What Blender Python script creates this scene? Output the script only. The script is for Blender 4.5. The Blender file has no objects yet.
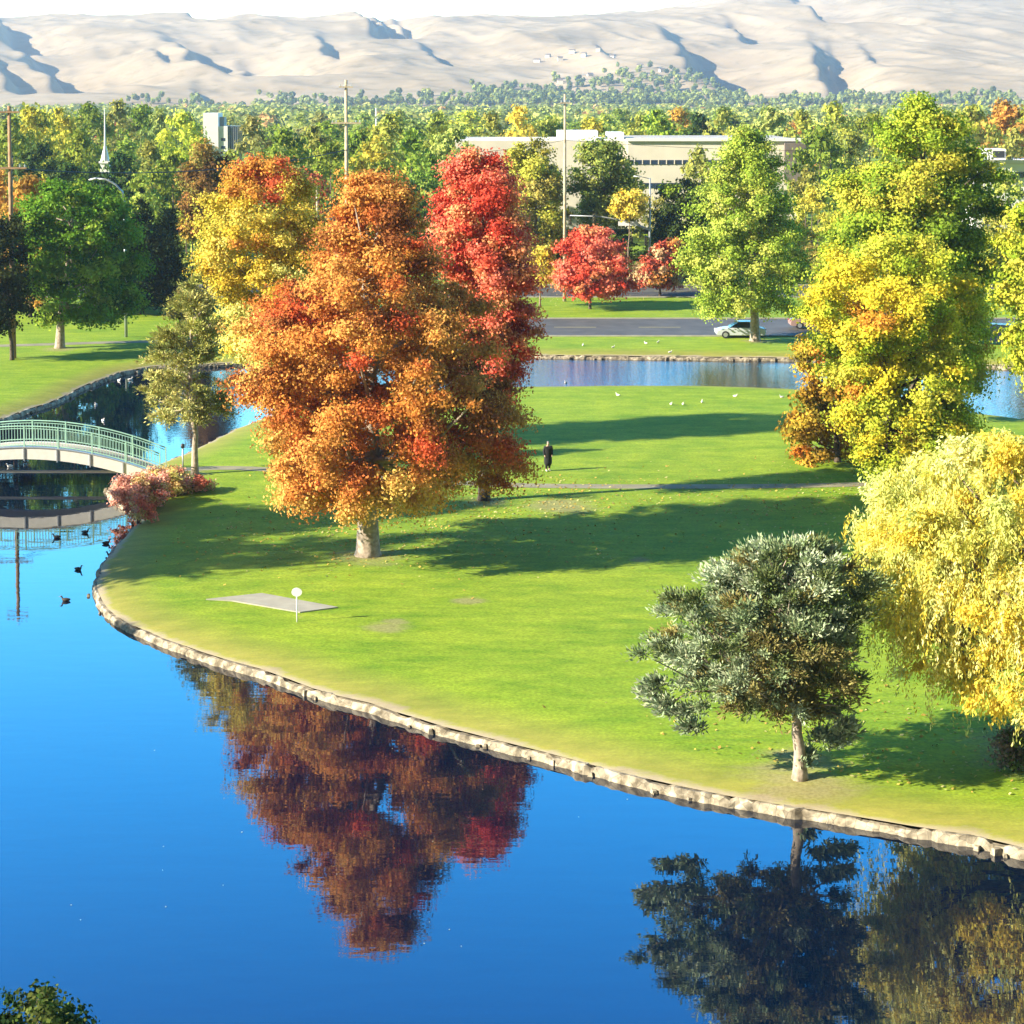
import bpy, math, random
import numpy as np
from mathutils import Vector
from mathutils.geometry import delaunay_2d_cdt

scene = bpy.context.scene
# ------------------------------------------------------------------ camera
F, PITCH, YH, G = 1900.0, math.radians(4), 95.0, 0.6
ZC = 22.6
PY0 = YH + F * math.tan(PITCH)
cam = bpy.data.objects.new('camera', bpy.data.cameras.new('camera'))
scene.collection.objects.link(cam)
scene.camera = cam
cam.location = (0, 0, ZC)
cam.rotation_euler = (math.pi / 2 - PITCH, 0, 0)
cam.data.sensor_width = 36
cam.data.lens = F / 1024 * 36
cam.data.shift_y = -(512 - PY0) / 1024
cam.data.clip_start = 0.5
cam.data.clip_end = 12000
# ------------------------------------------------------------------ world and sun
SUN_EL, SUN_AZ = math.radians(25), math.radians(18)   # azimuth: how far behind the viewer's left
sdir = Vector((-math.cos(SUN_AZ) * math.cos(SUN_EL), -math.sin(SUN_AZ) * math.cos(SUN_EL), math.sin(SUN_EL)))
w = bpy.data.worlds.new('World'); scene.world = w; w.use_nodes = True
nt = w.node_tree; nt.nodes.clear()
sky = nt.nodes.new('ShaderNodeTexSky'); sky.sky_type = 'NISHITA'; sky.sun_disc = False
sky.sun_elevation = SUN_EL
sky.sun_rotation = math.atan2(sdir.x, sdir.y)
sky.air_density = 1.25; sky.dust_density = 0.15; sky.ozone_density = 3.0
hs = nt.nodes.new('ShaderNodeHueSaturation'); hs.inputs['Saturation'].default_value = 1.35; hs.inputs['Hue'].default_value = 0.482
bg = nt.nodes.new('ShaderNodeBackground'); bg.inputs['Strength'].default_value = 0.10
wo = nt.nodes.new('ShaderNodeOutputWorld')
nt.links.new(sky.outputs[0], hs.inputs['Color']); 
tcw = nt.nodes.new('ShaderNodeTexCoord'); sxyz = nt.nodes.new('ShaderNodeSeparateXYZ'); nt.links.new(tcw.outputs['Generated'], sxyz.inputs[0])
grd = nt.nodes.new('ShaderNodeValToRGB'); nt.links.new(sxyz.outputs['Z'], grd.inputs[0])      # sky tint: low band boosted so the pond reflects bright blue, upper sky dimmed
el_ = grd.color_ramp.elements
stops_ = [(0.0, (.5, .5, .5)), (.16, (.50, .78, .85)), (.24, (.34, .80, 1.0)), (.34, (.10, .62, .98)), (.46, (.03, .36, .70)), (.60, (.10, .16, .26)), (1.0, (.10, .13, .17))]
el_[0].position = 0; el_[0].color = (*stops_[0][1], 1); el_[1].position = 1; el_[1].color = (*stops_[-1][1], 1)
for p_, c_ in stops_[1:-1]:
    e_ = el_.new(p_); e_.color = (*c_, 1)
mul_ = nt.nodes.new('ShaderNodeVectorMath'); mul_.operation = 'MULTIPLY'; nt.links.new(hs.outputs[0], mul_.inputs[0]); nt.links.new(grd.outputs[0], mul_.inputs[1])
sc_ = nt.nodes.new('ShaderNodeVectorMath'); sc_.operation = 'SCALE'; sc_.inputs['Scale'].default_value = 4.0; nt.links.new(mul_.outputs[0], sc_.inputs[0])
az_ = nt.nodes.new('ShaderNodeMapRange'); az_.inputs['From Min'].default_value = -.25; az_.inputs['From Max'].default_value = .3     # added boost ahead of the viewer for water reflections, sky behind dimmed
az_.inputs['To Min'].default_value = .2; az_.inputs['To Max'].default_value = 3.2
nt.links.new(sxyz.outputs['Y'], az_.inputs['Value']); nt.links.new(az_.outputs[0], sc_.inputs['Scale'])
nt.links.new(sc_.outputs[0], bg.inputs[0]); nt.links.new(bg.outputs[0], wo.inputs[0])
sun = bpy.data.objects.new('sun', bpy.data.lights.new('sun', 'SUN'))
scene.collection.objects.link(sun)
sun.data.energy = 5.0; sun.data.angle = math.radians(0.5); sun.data.color = (1.0, 0.91, 0.76)
sun.rotation_euler = sdir.to_track_quat('Z', 'Y').to_euler()
scene.view_settings.view_transform = 'Standard'
scene.view_settings.look = 'None'
scene.view_settings.exposure = 1.7
scene.view_settings.gamma = 1
scene.cycles.use_denoising = True
scene.cycles.max_bounces = 6
scene.cycles.diffuse_bounces = 2
scene.cycles.glossy_bounces = 3
scene.cycles.transmission_bounces = 3
scene.cycles.volume_bounces = 0
scene.cycles.transparent_max_bounces = 6
scene.cycles.sample_clamp_indirect = 6

# ------------------------------------------------------------------ helpers
CP, SP = math.cos(PITCH), math.sin(PITCH)
def P(px, py, z=G):
    """where the sight line of a pixel meets the level z: a real ground position"""
    u = (px - 512) / F; v = -(py - PY0) / F
    dy = CP + v * SP; dz = -SP + v * CP
    t = (z - ZC) / dz
    return (t * u, t * dy)
def AT(px, py, Y):
    u = (px - 512) / F; v = -(py - PY0) / F
    dy = CP + v * SP; dz = -SP + v * CP
    t = Y / dy
    return (t * u, ZC + t * dz)

def tag(o, label=None, cat=None, group=None, kind=None):
    if label: o['label'] = label
    if cat: o['category'] = cat
    if group: o['group'] = group
    if kind: o['kind'] = kind
    return o
def link(o):
    scene.collection.objects.link(o); return o
def empty(name, loc, label, cat, group=None, rz=0):
    o = link(bpy.data.objects.new(name, None)); o.location = loc; o.rotation_euler = (0, 0, rz)
    o.empty_display_size = 0.3
    return tag(o, label, cat, group)

class MB:
    def __init__(s): s.v = []; s.f = []
    def add(s, vs, fs):
        n = len(s.v); s.v += [tuple(p) for p in vs]; s.f += [tuple(i + n for i in f) for f in fs]; return s
    def box(s, c, d, rz=0, taper=1.0):
        cx, cy, cz = c; x, y, z = d[0] / 2, d[1] / 2, d[2] / 2
        ca, sa = math.cos(rz), math.sin(rz); vs = []
        for k, q in ((-z, 1), (z, taper)):
            for a, b in ((-x, -y), (x, -y), (x, y), (-x, y)):
                a *= q; b *= q
                vs.append((cx + a * ca - b * sa, cy + a * sa + b * ca, cz + k))
        return s.add(vs, [(3, 2, 1, 0), (4, 5, 6, 7), (0, 1, 5, 4), (1, 2, 6, 5), (2, 3, 7, 6), (3, 0, 4, 7)])
    def tube(s, pts, rad, n=8, cap=True, sq=(1, 1)):
        pts = [Vector(p) for p in pts]
        if not hasattr(rad, '__len__'): rad = [rad] * len(pts)
        vs = []; fs = []
        for i, p in enumerate(pts):
            a = pts[max(i - 1, 0)]; b = pts[min(i + 1, len(pts) - 1)]
            d = (b - a).normalized()
            up = Vector((0, 0, 1)) if abs(d.z) < .9 else Vector((0, 1, 0))
            x = d.cross(up).normalized(); y = x.cross(d)
            for k in range(n):
                t = 2 * math.pi * k / n
                vs.append(p + (x * math.cos(t) * sq[0] + y * math.sin(t) * sq[1]) * rad[i])
        for i in range(len(pts) - 1):
            for k in range(n):
                k2 = (k + 1) % n
                fs.append((i * n + k, i * n + k2, (i + 1) * n + k2, (i + 1) * n + k))
        if cap:
            fs.append(tuple(range(n))[::-1]); fs.append(tuple((len(pts) - 1) * n + k for k in range(n)))
        return s.add(vs, fs)
    def build(s, name, mat, parent=None, smooth=False, bevel=0):
        me = bpy.data.meshes.new(name); me.from_pydata(s.v, [], s.f); me.update()
        me.materials.append(mat)
        if smooth: me.polygons.foreach_set('use_smooth', [True] * len(me.polygons))
        o = link(bpy.data.objects.new(name, me))
        if parent: o.parent = parent
        if bevel:
            m = o.modifiers.new('bevel', 'BEVEL'); m.width = bevel; m.segments = 2; m.limit_method = 'ANGLE'
        return o

def newmat(name):
    m = bpy.data.materials.new(name); m.use_nodes = True
    nt = m.node_tree; b = nt.nodes['Principled BSDF']
    return m, nt, b
def mat(name, col, rough=.7, metal=0, noise=.12, scale=3.0, bump=0.0, col2=None, spec=.5):
    m, nt, b = newmat(name)
    b.inputs['Roughness'].default_value = rough; b.inputs['Metallic'].default_value = metal
    b.inputs['Specular IOR Level'].default_value = spec
    tc = nt.nodes.new('ShaderNodeTexCoord'); n = nt.nodes.new('ShaderNodeTexNoise')
    n.inputs['Scale'].default_value = scale; n.inputs['Detail'].default_value = 5
    nt.links.new(tc.outputs['Object'], n.inputs['Vector'])
    r = nt.nodes.new('ShaderNodeValToRGB')
    c2 = col2 or tuple(min(1, c * (1 + noise)) for c in col)
    c1 = tuple(c * (1 - noise) for c in col) if not col2 else col
    r.color_ramp.elements[0].position = .35; r.color_ramp.elements[0].color = (*c1, 1)
    r.color_ramp.elements[1].position = .65; r.color_ramp.elements[1].color = (*c2, 1)
    nt.links.new(n.outputs['Fac'], r.inputs[0]); nt.links.new(r.outputs[0], b.inputs['Base Color'])
    if bump:
        bp = nt.nodes.new('ShaderNodeBump'); bp.inputs['Strength'].default_value = bump
        bp.inputs['Distance'].default_value = .05
        nt.links.new(n.outputs['Fac'], bp.inputs['Height']); nt.links.new(bp.outputs[0], b.inputs['Normal'])
    return m

M = dict(
    bark=mat('bark', (.16, .11, .07), .9, scale=6, bump=.6, col2=(.30, .22, .15)),
    bark_pale=mat('bark_pale', (.24, .185, .13), .9, scale=5, bump=.8, col2=(.44, .36, .27)),
    bark_dark=mat('bark_dark', (.06, .045, .03), .9, scale=6, bump=.5, col2=(.13, .09, .06)),
    stone=mat('stone', (.13, .105, .065), .95, scale=2.6, bump=.6, col2=(.44, .375, .26)),
    mint=mat('mint_paint', (.36, .60, .46), .5, noise=.06),
    beam=mat('beam_paint', (.72, .70, .62), .6, noise=.05),
    concrete=mat('concrete', (.42, .38, .31), .85, scale=1.5, noise=.12),
    pale_concrete=mat('pale_concrete', (.33, .31, .24), .85, scale=1.5, noise=.1),
    asphalt=mat('asphalt', (.075, .07, .06), .8, scale=.6, noise=.2),
    pathm=mat('path_paving', (.24, .21, .12), .85, scale=.8, noise=.15),
    dirt=mat('bare_dirt', (.24, .19, .11), .95, scale=1.4, noise=.25),
    wood=mat('pole_wood', (.30, .18, .09), .85, scale=3, noise=.25),
    wood_pale=mat('pole_wood_pale', (.46, .37, .24), .85, scale=3, noise=.2),
    steel=mat('galvanised_steel', (.42, .44, .45), .45, .5, noise=.06),
    dark=mat('dark_metal', (.03, .032, .035), .5, noise=.1),
    white=mat('white_paint', (.78, .77, .74), .5, noise=.03),
    wall=mat('building_wall', (.68, .62, .50), .8, scale=.3, noise=.06),
    wall_white=mat('building_white', (.78, .76, .72), .8, scale=.3, noise=.04),
    roof=mat('flat_roof', (.40, .36, .30), .8, scale=.3, noise=.08),
    shingle=mat('shingle', (.16, .13, .11), .9, scale=.5, noise=.2),
    window=mat('window_glass', (.03, .05, .09), .12, noise=.1, spec=.8),
    tyre=mat('tyre_rubber', (.02, .02, .02), .8, noise=.1),
    silver=mat('silver_car_paint', (.62, .65, .68), .28, .2, noise=.02),
    black_paint=mat('dark_blue_car_paint', (.015, .02, .05), .2, noise=.02),
    red_paint=mat('red_car_paint', (.35, .03, .03), .25, noise=.02),
    rosy_paint=mat('rosy_car_paint', (.34, .22, .19), .35, noise=.02),
    glass=mat('car_glass', (.02, .03, .04), .06, noise=.02, spec=.9),
    coat=mat('black_cloth', (.012, .012, .014), .9, noise=.2),
    skin=mat('skin', (.50, .32, .23), .6, noise=.05),
    hair=mat('grey_hair', (.35, .32, .29), .8, noise=.2),
    shoe=mat('pale_shoe', (.55, .52, .48), .7, noise=.1),
    duck_dark=mat('duck_dark_feathers', (.04, .035, .03), .7, scale=14, col2=(.09, .07, .05)),
    duck_white=mat('duck_pale_feathers', (.66, .62, .55), .7, scale=12, col2=(.8, .78, .72)),
    bill=mat('bill', (.45, .22, .04), .5),
    line=mat('road_paint', (.6, .5, .12), .7, noise=.1),
    signal=mat('signal_housing', (.05, .05, .04), .5),
    signal_back=mat('signal_plate', (.5, .46, .2), .5),
)

# leaves: colour is the leaf's own (attribute "col", tinted by the object's colour)
_nt = M['stone'].node_tree; _b = _nt.nodes['Principled BSDF']; _src = _b.inputs['Base Color'].links[0].from_socket
_v = _nt.nodes.new('ShaderNodeTexVoronoi'); _v.feature = 'DISTANCE_TO_EDGE'; _v.inputs['Scale'].default_value = 3.4
_v2 = _nt.nodes.new('ShaderNodeTexVoronoi'); _v2.inputs['Scale'].default_value = 3.4
_tc = _nt.nodes.new('ShaderNodeTexCoord'); _nt.links.new(_tc.outputs['Object'], _v.inputs['Vector']); _nt.links.new(_tc.outputs['Object'], _v2.inputs['Vector'])
_r = _nt.nodes.new('ShaderNodeMapRange'); _r.inputs['From Max'].default_value = .04; _r.inputs['To Min'].default_value = .5; _nt.links.new(_v.outputs['Distance'], _r.inputs['Value'])
_h = _nt.nodes.new('ShaderNodeHueSaturation'); _nt.links.new(_src, _h.inputs['Color']); _sx = _nt.nodes.new('ShaderNodeSeparateXYZ'); _nt.links.new(_v2.outputs['Color'], _sx.inputs[0])
_q = _nt.nodes.new('ShaderNodeMapRange'); _q.inputs['To Min'].default_value = .65; _q.inputs['To Max'].default_value = 1.35; _nt.links.new(_sx.outputs['X'], _q.inputs['Value'])
_m = _nt.nodes.new('ShaderNodeMath'); _m.operation = 'MULTIPLY'; _nt.links.new(_q.outputs[0], _m.inputs[0]); _nt.links.new(_r.outputs[0], _m.inputs[1]); _nt.links.new(_m.outputs[0], _h.inputs['Value'])
_nt.links.new(_h.outputs[0], _b.inputs['Base Color'])
def leafmat(name, trans=.32, gloss=.04):
    m, nt, b = newmat(name); nt.nodes.remove(b)
    out = nt.nodes['Material Output']
    at = nt.nodes.new('ShaderNodeAttribute'); at.attribute_name = 'col'
    oi = nt.nodes.new('ShaderNodeObjectInfo')
    mx = nt.nodes.new('ShaderNodeMix'); mx.data_type = 'RGBA'; mx.blend_type = 'MULTIPLY'; mx.inputs['Factor'].default_value = 1
    nt.links.new(at.outputs['Color'], mx.inputs['A']); nt.links.new(oi.outputs['Color'], mx.inputs['B'])
    d = nt.nodes.new('ShaderNodeBsdfDiffuse'); t = nt.nodes.new('ShaderNodeBsdfTranslucent')
    s = nt.nodes.new('ShaderNodeMixShader'); s.inputs[0].default_value = trans
    nt.links.new(mx.outputs['Result'], d.inputs[0]); nt.links.new(mx.outputs['Result'], t.inputs[0])
    nt.links.new(d.outputs[0], s.inputs[1]); nt.links.new(t.outputs[0], s.inputs[2])
    nt.links.new(s.outputs[0], out.inputs[0])
    return m
M['leaf'] = leafmat('leaves', .27)
M['needle'] = leafmat('needles', .12)

def quads(name, C, A, B, col, mt, parent=None):
    """one mesh of many leaf-sized diamonds: centre C, half axes A and B, colour col"""
    n = len(C)
    V = np.empty((n, 4, 3), np.float32)
    V[:, 0] = C - A; V[:, 1] = C + B; V[:, 2] = C + A; V[:, 3] = C - B
    me = bpy.data.meshes.new(name)
    me.vertices.add(4 * n); me.vertices.foreach_set('co', V.ravel())
    me.loops.add(4 * n); me.loops.foreach_set('vertex_index', np.arange(4 * n, dtype=np.int32))
    me.polygons.add(n); me.polygons.foreach_set('loop_start', np.arange(0, 4 * n, 4, dtype=np.int32))
    me.update(calc_edges=True)
    a = me.attributes.new('col', 'FLOAT_COLOR', 'POINT')
    cc = np.ones((n, 4, 4), np.float32); cc[:, :, :3] = col[:, None, :]
    a.data.foreach_set('color', cc.ravel())
    me.materials.append(mt)
    o = link(bpy.data.objects.new(name, me))
    if parent: o.parent = parent
    return o
def unit(a): return a / np.maximum(np.linalg.norm(a, axis=1, keepdims=True), 1e-6)

def leaves_of(rng, C, R, out, pal, cidx, nleaf, ls, style='leaf', spread=1.0):
    """C clump centres, R radii, out outward dirs -> leaf arrays"""
    wts = R ** 2; wts = wts / wts.sum()
    k = rng.choice(len(C), nleaf, p=wts)
    d = unit(rng.normal(size=(nleaf, 3)))
    rr = R[k][:, None] * np.clip(np.abs(rng.normal(0, .62, (nleaf, 1))) + .1, 0, 1.2)
    sq = np.array([1.0, 1.0, .72])
    off = d * rr * sq
    al = (off * out[k]).sum(1, keepdims=True)
    off = off + out[k] * al * .45 - np.array([0, 0, .18]) * np.abs(al)      # sprays that reach outwards and droop
    c = C[k] + off
    col = pal[cidx[k]] * (1 + rng.normal(0, .13, (nleaf, 1))) * (1 + rng.normal(0, .05, (nleaf, 3)))
    sz = ls * rng.uniform(.6, 1.3, (nleaf, 1))
    if style == 'leaf':
        n = unit(d * .6 + out[k] * .45 + rng.normal(0, .55, (nleaf, 3)) + np.array([0, 0, .15]))
        a = unit(np.cross(n, rng.normal(size=(nleaf, 3)))); b = np.cross(n, a)
        A = a * sz * .6; B = b * sz * .42
    elif style == 'willow':
        a = unit(d * .5 + out[k] * .3 + np.array([0, 0, -.7]) + rng.normal(0, .45, (nleaf, 3)))
        b = unit(np.cross(a, rng.normal(size=(nleaf, 3))))
        A = a * sz * .9; B = b * sz * .36
    elif style == 'droop':
        a = unit(np.array([0, 0, -1.0]) + rng.normal(0, .28, (nleaf, 3)))
        b = unit(np.cross(a, rng.normal(size=(nleaf, 3))))
        A = a * sz * .9; B = b * sz * .26
    else:  # needle
        a = unit(d * .8 + out[k] * .4 + np.array([0, 0, .35]) + rng.normal(0, .35, (nleaf, 3)))
        b = unit(np.cross(a, rng.normal(size=(nleaf, 3))))
        A = a * sz * .75; B = b * sz * .22
    return c, A, B, np.clip(col, .003, .95)

def tree(name, label, base, rows, pal, nleaf=30000, ls=.2, nclump=120, cr=1.0, spots=(), style='leaf', tr=.3,
         bark='bark', cat='tree', group=None, fork=None, seed=0, wts=None, lean=(0, 0), hollow=.45, depth=.95, nlimb=26, z0=G, strands=None, noshow=False):
    rng = np.random.default_rng(seed + 17)
    X0, Y0 = P(base[0], base[1], z0) if len(base) == 2  else (base[0], base[1])
    rz = []
    for (py, xl, xr) in rows:
        if len(base) == 2 :
            a, z = AT(xl, py, Y0); b, _ = AT(xr, py, Y0)
        else: z, a, b = py + z0, xl + X0, xr + X0
        rz.append((z - z0, (a + b) / 2 - X0, abs(b - a) / 2))
    rz.sort(); Z = np.array([r[0] for r in rz]); CX = np.array([r[1] for r in rz]); W = np.array([r[2] for r in rz])
    # clump centres
    zz = np.linspace(Z[0], Z[-1], 200); ww = np.interp(zz, Z, W); pr = ww ** 1.3 + .05; pr /= pr.sum()
    z = rng.choice(zz, nclump, p=pr) + rng.uniform(-.05, .05, nclump)
    R = cr * rng.uniform(.6, 1.35, nclump)
    w_ = np.interp(z, Z, W); R = np.minimum(R, np.maximum(w_ * .75, cr * .35))
    th = rng.uniform(0, 2 * math.pi, nclump)
    rad = (hollow + (1 - hollow) * rng.random(nclump) ** .6)
    eff = np.maximum(w_ - R * .8, 0)
    # boughs of unequal reach: bays and lobes in the outline
    a1, a2, a3 = rng.uniform(0, 6.28, 3); zn = (z - Z[0]) / (Z[-1] - Z[0])
    lobe = .99 + .10 * np.sin(3 * th + 9 * zn + a1) + .09 * np.sin(5 * th - 17 * zn + a2) + .06 * np.sin(2 * th + 31 * zn + a3)
    eff = eff * np.clip(lobe, .7, 1.16)
    wmean = W.max()
    eff_y = np.minimum(eff, wmean) * depth
    C = np.stack([np.interp(z, Z, CX) + np.cos(th) * rad * eff, np.sin(th) * rad * eff_y, np.clip(z, Z[0] + R * .6, Z[-1] - R * .6)], 1)
    zm = Z[0] + (Z[-1] - Z[0]) * .42
    out = unit(np.stack([np.cos(th), np.sin(th), (z - zm) / (Z[-1] - Z[0]) * 1.5], 1))
    pal = np.array(pal, float)
    cidx = rng.choice(len(pal), nclump, p=wts)
    for (sx, sy, sr, ci, prob) in spots:     # a patch of leaves of another colour
        if len(base) == 2 :
            a, zc = AT(sx, sy, Y0); a -= X0; zc -= z0; r = sr * Y0 / F
        else: a, zc, r = sx, sy, sr
        m = ((C[:, 0] - a) ** 2 + (C[:, 2] - zc) ** 2 < r * r) & (rng.random(nclump) < prob)
        cidx[m] = ci
    root = empty(name, (X0, Y0, z0), label, cat, group)
    c, A, B, col = leaves_of(rng, C, R, out, pal, cidx, nleaf, ls, style)
    if strands:     # hanging shoots of a weeping tree
        ns, lmin, lmax = strands
        th = rng.uniform(0, 2 * math.pi, ns)
        zt = rng.uniform(Z[0] + (Z[-1] - Z[0]) * .25, Z[-1] * .93, ns)
        wt = np.interp(zt, Z, W); rr = wt * rng.uniform(.55, 1.0, ns)
        L = rng.uniform(lmin, lmax, ns); L = np.minimum(L, zt - .5)
        m = 46
        t = np.linspace(0, 1, m)[None, :]
        sway = rng.normal(0, .25, (ns, 1))
        px_ = np.interp(zt, Z, CX)[:, None] + np.cos(th)[:, None] * (rr[:, None] + .35 * np.sqrt(t)) + sway * t ** 2
        py_ = np.sin(th)[:, None] * (rr[:, None] * depth + .35 * np.sqrt(t)) + rng.normal(0, .2, (ns, 1)) * t ** 2
        pz_ = zt[:, None] - L[:, None] * t
        sc = np.stack([px_, py_, pz_], 2).reshape(-1, 3) + rng.normal(0, .055, (ns * m, 3))
        a = unit(np.array([0, 0, -1.0]) + rng.normal(0, .4, (ns * m, 3)))
        b = unit(np.cross(a, rng.normal(size=(ns * m, 3))))
        sz = ls * rng.uniform(.6, 1.2, (ns * m, 1))
        sci = np.repeat(rng.choice(len(pal), ns, p=wts), m)
        scol = np.clip(pal[sci] * (1 + rng.normal(0, .15, (ns * m, 1))), .003, .95)
        c = np.vstack([c, sc]); A = np.vstack([A, a * sz * .9]); B = np.vstack([B, b * sz * .26]); col = np.vstack([col, scol])
    quads('crown', c, A, B, col, M['needle'] if style == 'needle' else M['leaf'], root)
    # trunk and limbs
    mb = MB(); H = Z[-1]; fz = fork if fork is not None else Z[0] + .12 * (H - Z[0])
    topz = Z[0] + .8 * (H - Z[0])
    def axis(zv):
        f = min(1, max(0, (zv - Z[0] * .5) / max(H - Z[0] * .5, .1)))
        return Vector((float(np.interp(zv, Z, CX)) * f + lean[0] * (1 - f) * zv, lean[1] * zv, zv))
    N = 12
    pts = []; rads = []
    for i in range(N + 1):
        zv = -0.3 + (topz + .3) * i / N if i > 1 else (-.3, .25)[i]
        p = axis(max(zv, 0)); p.z = zv
        if i > 2: p.x += rng.normal(0, tr * .25); p.y += rng.normal(0, tr * .25)
        pts.append(p); rads.append(tr * (1.55 if i == 0 else 1.12 if i == 1 else max(.12, 1 - .85 * max(zv, 0) / topz)))
    mb.tube(pts, rads, 10)
    order = rng.permutation(nclump)[:nlimb]
    for k in order:
        e = Vector(C[k]); s = axis(min(topz * .95, max(fz, e.z - .55 * math.hypot(e.x, e.y) - .3)))
        r0 = tr * .38 * (1 - .6 * s.z / H)
        mid = (s + e) / 2 + Vector((0, 0, -.12 * (e - s).length)) + Vector(rng.normal(0, .12, 3))
        mb.tube([s, mid, e], [r0, r0 * .6, r0 * .2], 5, False)
    mb.build('trunk', M[bark], root, True)
    return root

# ------------------------------------------------------------------ pond outline
pen = [P(*p, 0) for p in [(1250, 905), (1120, 876), (1024, 857), (973, 845), (911, 835), (850, 825), (791, 816), (724, 804), (640, 786), (570, 767), (500, 749), (419, 727),
       (369, 711), (312, 696), (259, 676), (206, 661), (166, 646), (132, 632), (116, 623), (103, 609), (97, 594), (101, 574), (116, 553), (130, 538), (145, 522), (136, 514),
       (118, 505), (110, 494), (118, 483), (145, 475), (168, 466), (185, 459), (202, 451), (218, 443), (235, 434), (256, 426), (300, 409), (350, 399), (420, 394),
       (530, 391), (600, 390), (700, 390), (790, 393), (860, 400), (940, 413), (1024, 424), (1200, 436), (1500, 442)]]
far = [P(*p, 0) for p in [(1500, 385), (1200, 376), (1024, 370), (900, 365), (795, 361), (700, 360), (600, 359), (530, 358), (450, 358), (350, 361), (256, 365), (200, 368), (150, 370),
       (118, 376), (98, 384), (76, 393), (62, 401), (35, 411), (10, 420), (-40, 436), (-90, 462), (-120, 482)]]
near = [(-38, 98), (-40, 84), (-42, 60), (-40, 42.5), (-20, 41), (0, 41.5), (25, 41), (52, 42), (50, 47), (34, 50)]
def rough(pts, sub, amp, seed):
    r = random.Random(seed); o = []
    for i in range(len(pts) - 1):
        a, b = pts[i], pts[i + 1]
        L = math.dist(a, b); n = max(1, int(L / sub))
        for k in range(n):
            t = k / n; q = amp if 0 < k else amp * .4
            o.append((a[0] + (b[0] - a[0]) * t + r.uniform(-q, q), a[1] + (b[1] - a[1]) * t + r.uniform(-q, q)))
    o.append(pts[-1]); return o
pen = rough(pen, 1.2, .09, 1); far = rough(far, 1.6, .12, 2)
pond = pen + far + near
PA = np.array(pond)
def inside(x, y, poly):
    c = np.zeros(x.shape, bool); n = len(poly); j = n - 1
    for i in range(n):
        xi, yi = poly[i]; xj, yj = poly[j]
        m = ((yi > y) != (yj > y)) & (x < (xj - xi) * (y - yi) / (yj - yi + 1e-12) + xi)
        c ^= m; j = i
    return c
def shore_dist(x, y):
    d = np.full(x.shape, 1e9)
    A = PA; B = np.roll(PA, -1, 0)
    for a, b in zip(A, B):
        ab = b - a; L = (ab ** 2).sum() + 1e-9
        t = np.clip(((x - a[0]) * ab[0] + (y - a[1]) * ab[1]) / L, 0, 1)
        d = np.minimum(d, np.hypot(x - a[0] - t * ab[0], y - a[1] - t * ab[1]))
    return d
# ground sheet
gx = [(x, y) for y in np.arange(30, 215, 2.2) for x in np.arange(-80, 84, 2.2) if abs(x) < 12 + y * .34]
rg = random.Random(5); gx = [(x + rg.uniform(-.5, .5), y + rg.uniform(-.5, .5)) for x, y in gx]
offs = []
for i, (a, b) in enumerate(zip(pond, pond[1:] + pond[:1])):
    L = math.dist(a, b)
    if L < 1e-3: continue
    n = ((b[1] - a[1]) / L, -(b[0] - a[0]) / L)
    for dd in (.35, .8, 1.5):
        offs += [(a[0] + s * n[0] * dd, a[1] + s * n[1] * dd) for s in (-1, 1)]
cand = np.array(gx + offs)
ins = inside(cand[:, 0], cand[:, 1], pond); ds = shore_dist(cand[:, 0], cand[:, 1])
keep = (~ins) & (ds > .28)
cand = [tuple(p) for p in cand[keep]]
outer = [(x, y) for x in np.arange(-1600, 1601, 200) for y in (list(np.arange(300, 2400, 150)))] + [(x, y) for x in (-1600, -400, -150, 150, 400, 1600) for y in (-60, 20, 120, 220)]
vin = [Vector(p) for p in pond] + [Vector(p) for p in cand + outer]
ed = [(i, (i + 1) % len(pond)) for i in range(len(pond))]
vo, eo, fo, _, _, _ = delaunay_2d_cdt(vin, ed, [], 0, 1e-4)
VO = np.array([tuple(v) for v in vo]); FO = np.array(fo)
cen = VO[FO].mean(1); FO = FO[~inside(cen[:, 0], cen[:, 1], pond)]
sd = shore_dist(VO[:, 0], VO[:, 1])
far_m = sd < 60
zg = np.where(sd < 2.2, .30 + .30 * np.clip(sd / 2.2, 0, 1) ** .7, G)
me = bpy.data.meshes.new('ground')
me.from_pydata([(a, b, c) for (a, b), c in zip(VO, zg)], [], [tuple(int(i) for i in f) for f in FO]); me.update()
me.polygons.foreach_set('use_smooth', [True] * len(me.polygons))
at = me.attributes.new('shore', 'FLOAT', 'POINT'); at.data.foreach_set('value', sd.astype(np.float32))
ground = link(bpy.data.objects.new('ground', me)); tag(ground, kind='structure')
m, nt, b = newmat('lawn'); b.inputs['Roughness'].default_value = .9; b.inputs['Specular IOR Level'].default_value = .15
L = nt.links
def node(t, **k):
    n = nt.nodes.new(t)
    for a, v in k.items(): n.inputs[a.replace('_', ' ')].default_value = v
    return n
def ramp(src, p0, c0, p1, c1):
    r = nt.nodes.new('ShaderNodeValToRGB'); e = r.color_ramp.elements
    e[0].position = p0; e[0].color = (*c0, 1); e[1].position = p1; e[1].color = (*c1, 1); L.new(src, r.inputs[0]); return r.outputs[0]
def mixc(f, a, b_):
    x = nt.nodes.new('ShaderNodeMix'); x.data_type = 'RGBA'
    L.new(f, x.inputs['Factor']); L.new(a, x.inputs['A']); L.new(b_, x.inputs['B']); return x.outputs['Result']
geo = nt.nodes.new('ShaderNodeNewGeometry')
n1 = node('ShaderNodeTexNoise', Scale=.16, Detail=9.0, Roughness=.68); n2 = node('ShaderNodeTexNoise', Scale=1.1, Detail=8.0, Roughness=.7); n3 = node('ShaderNodeTexNoise', Scale=9.0, Detail=4.0)
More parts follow.
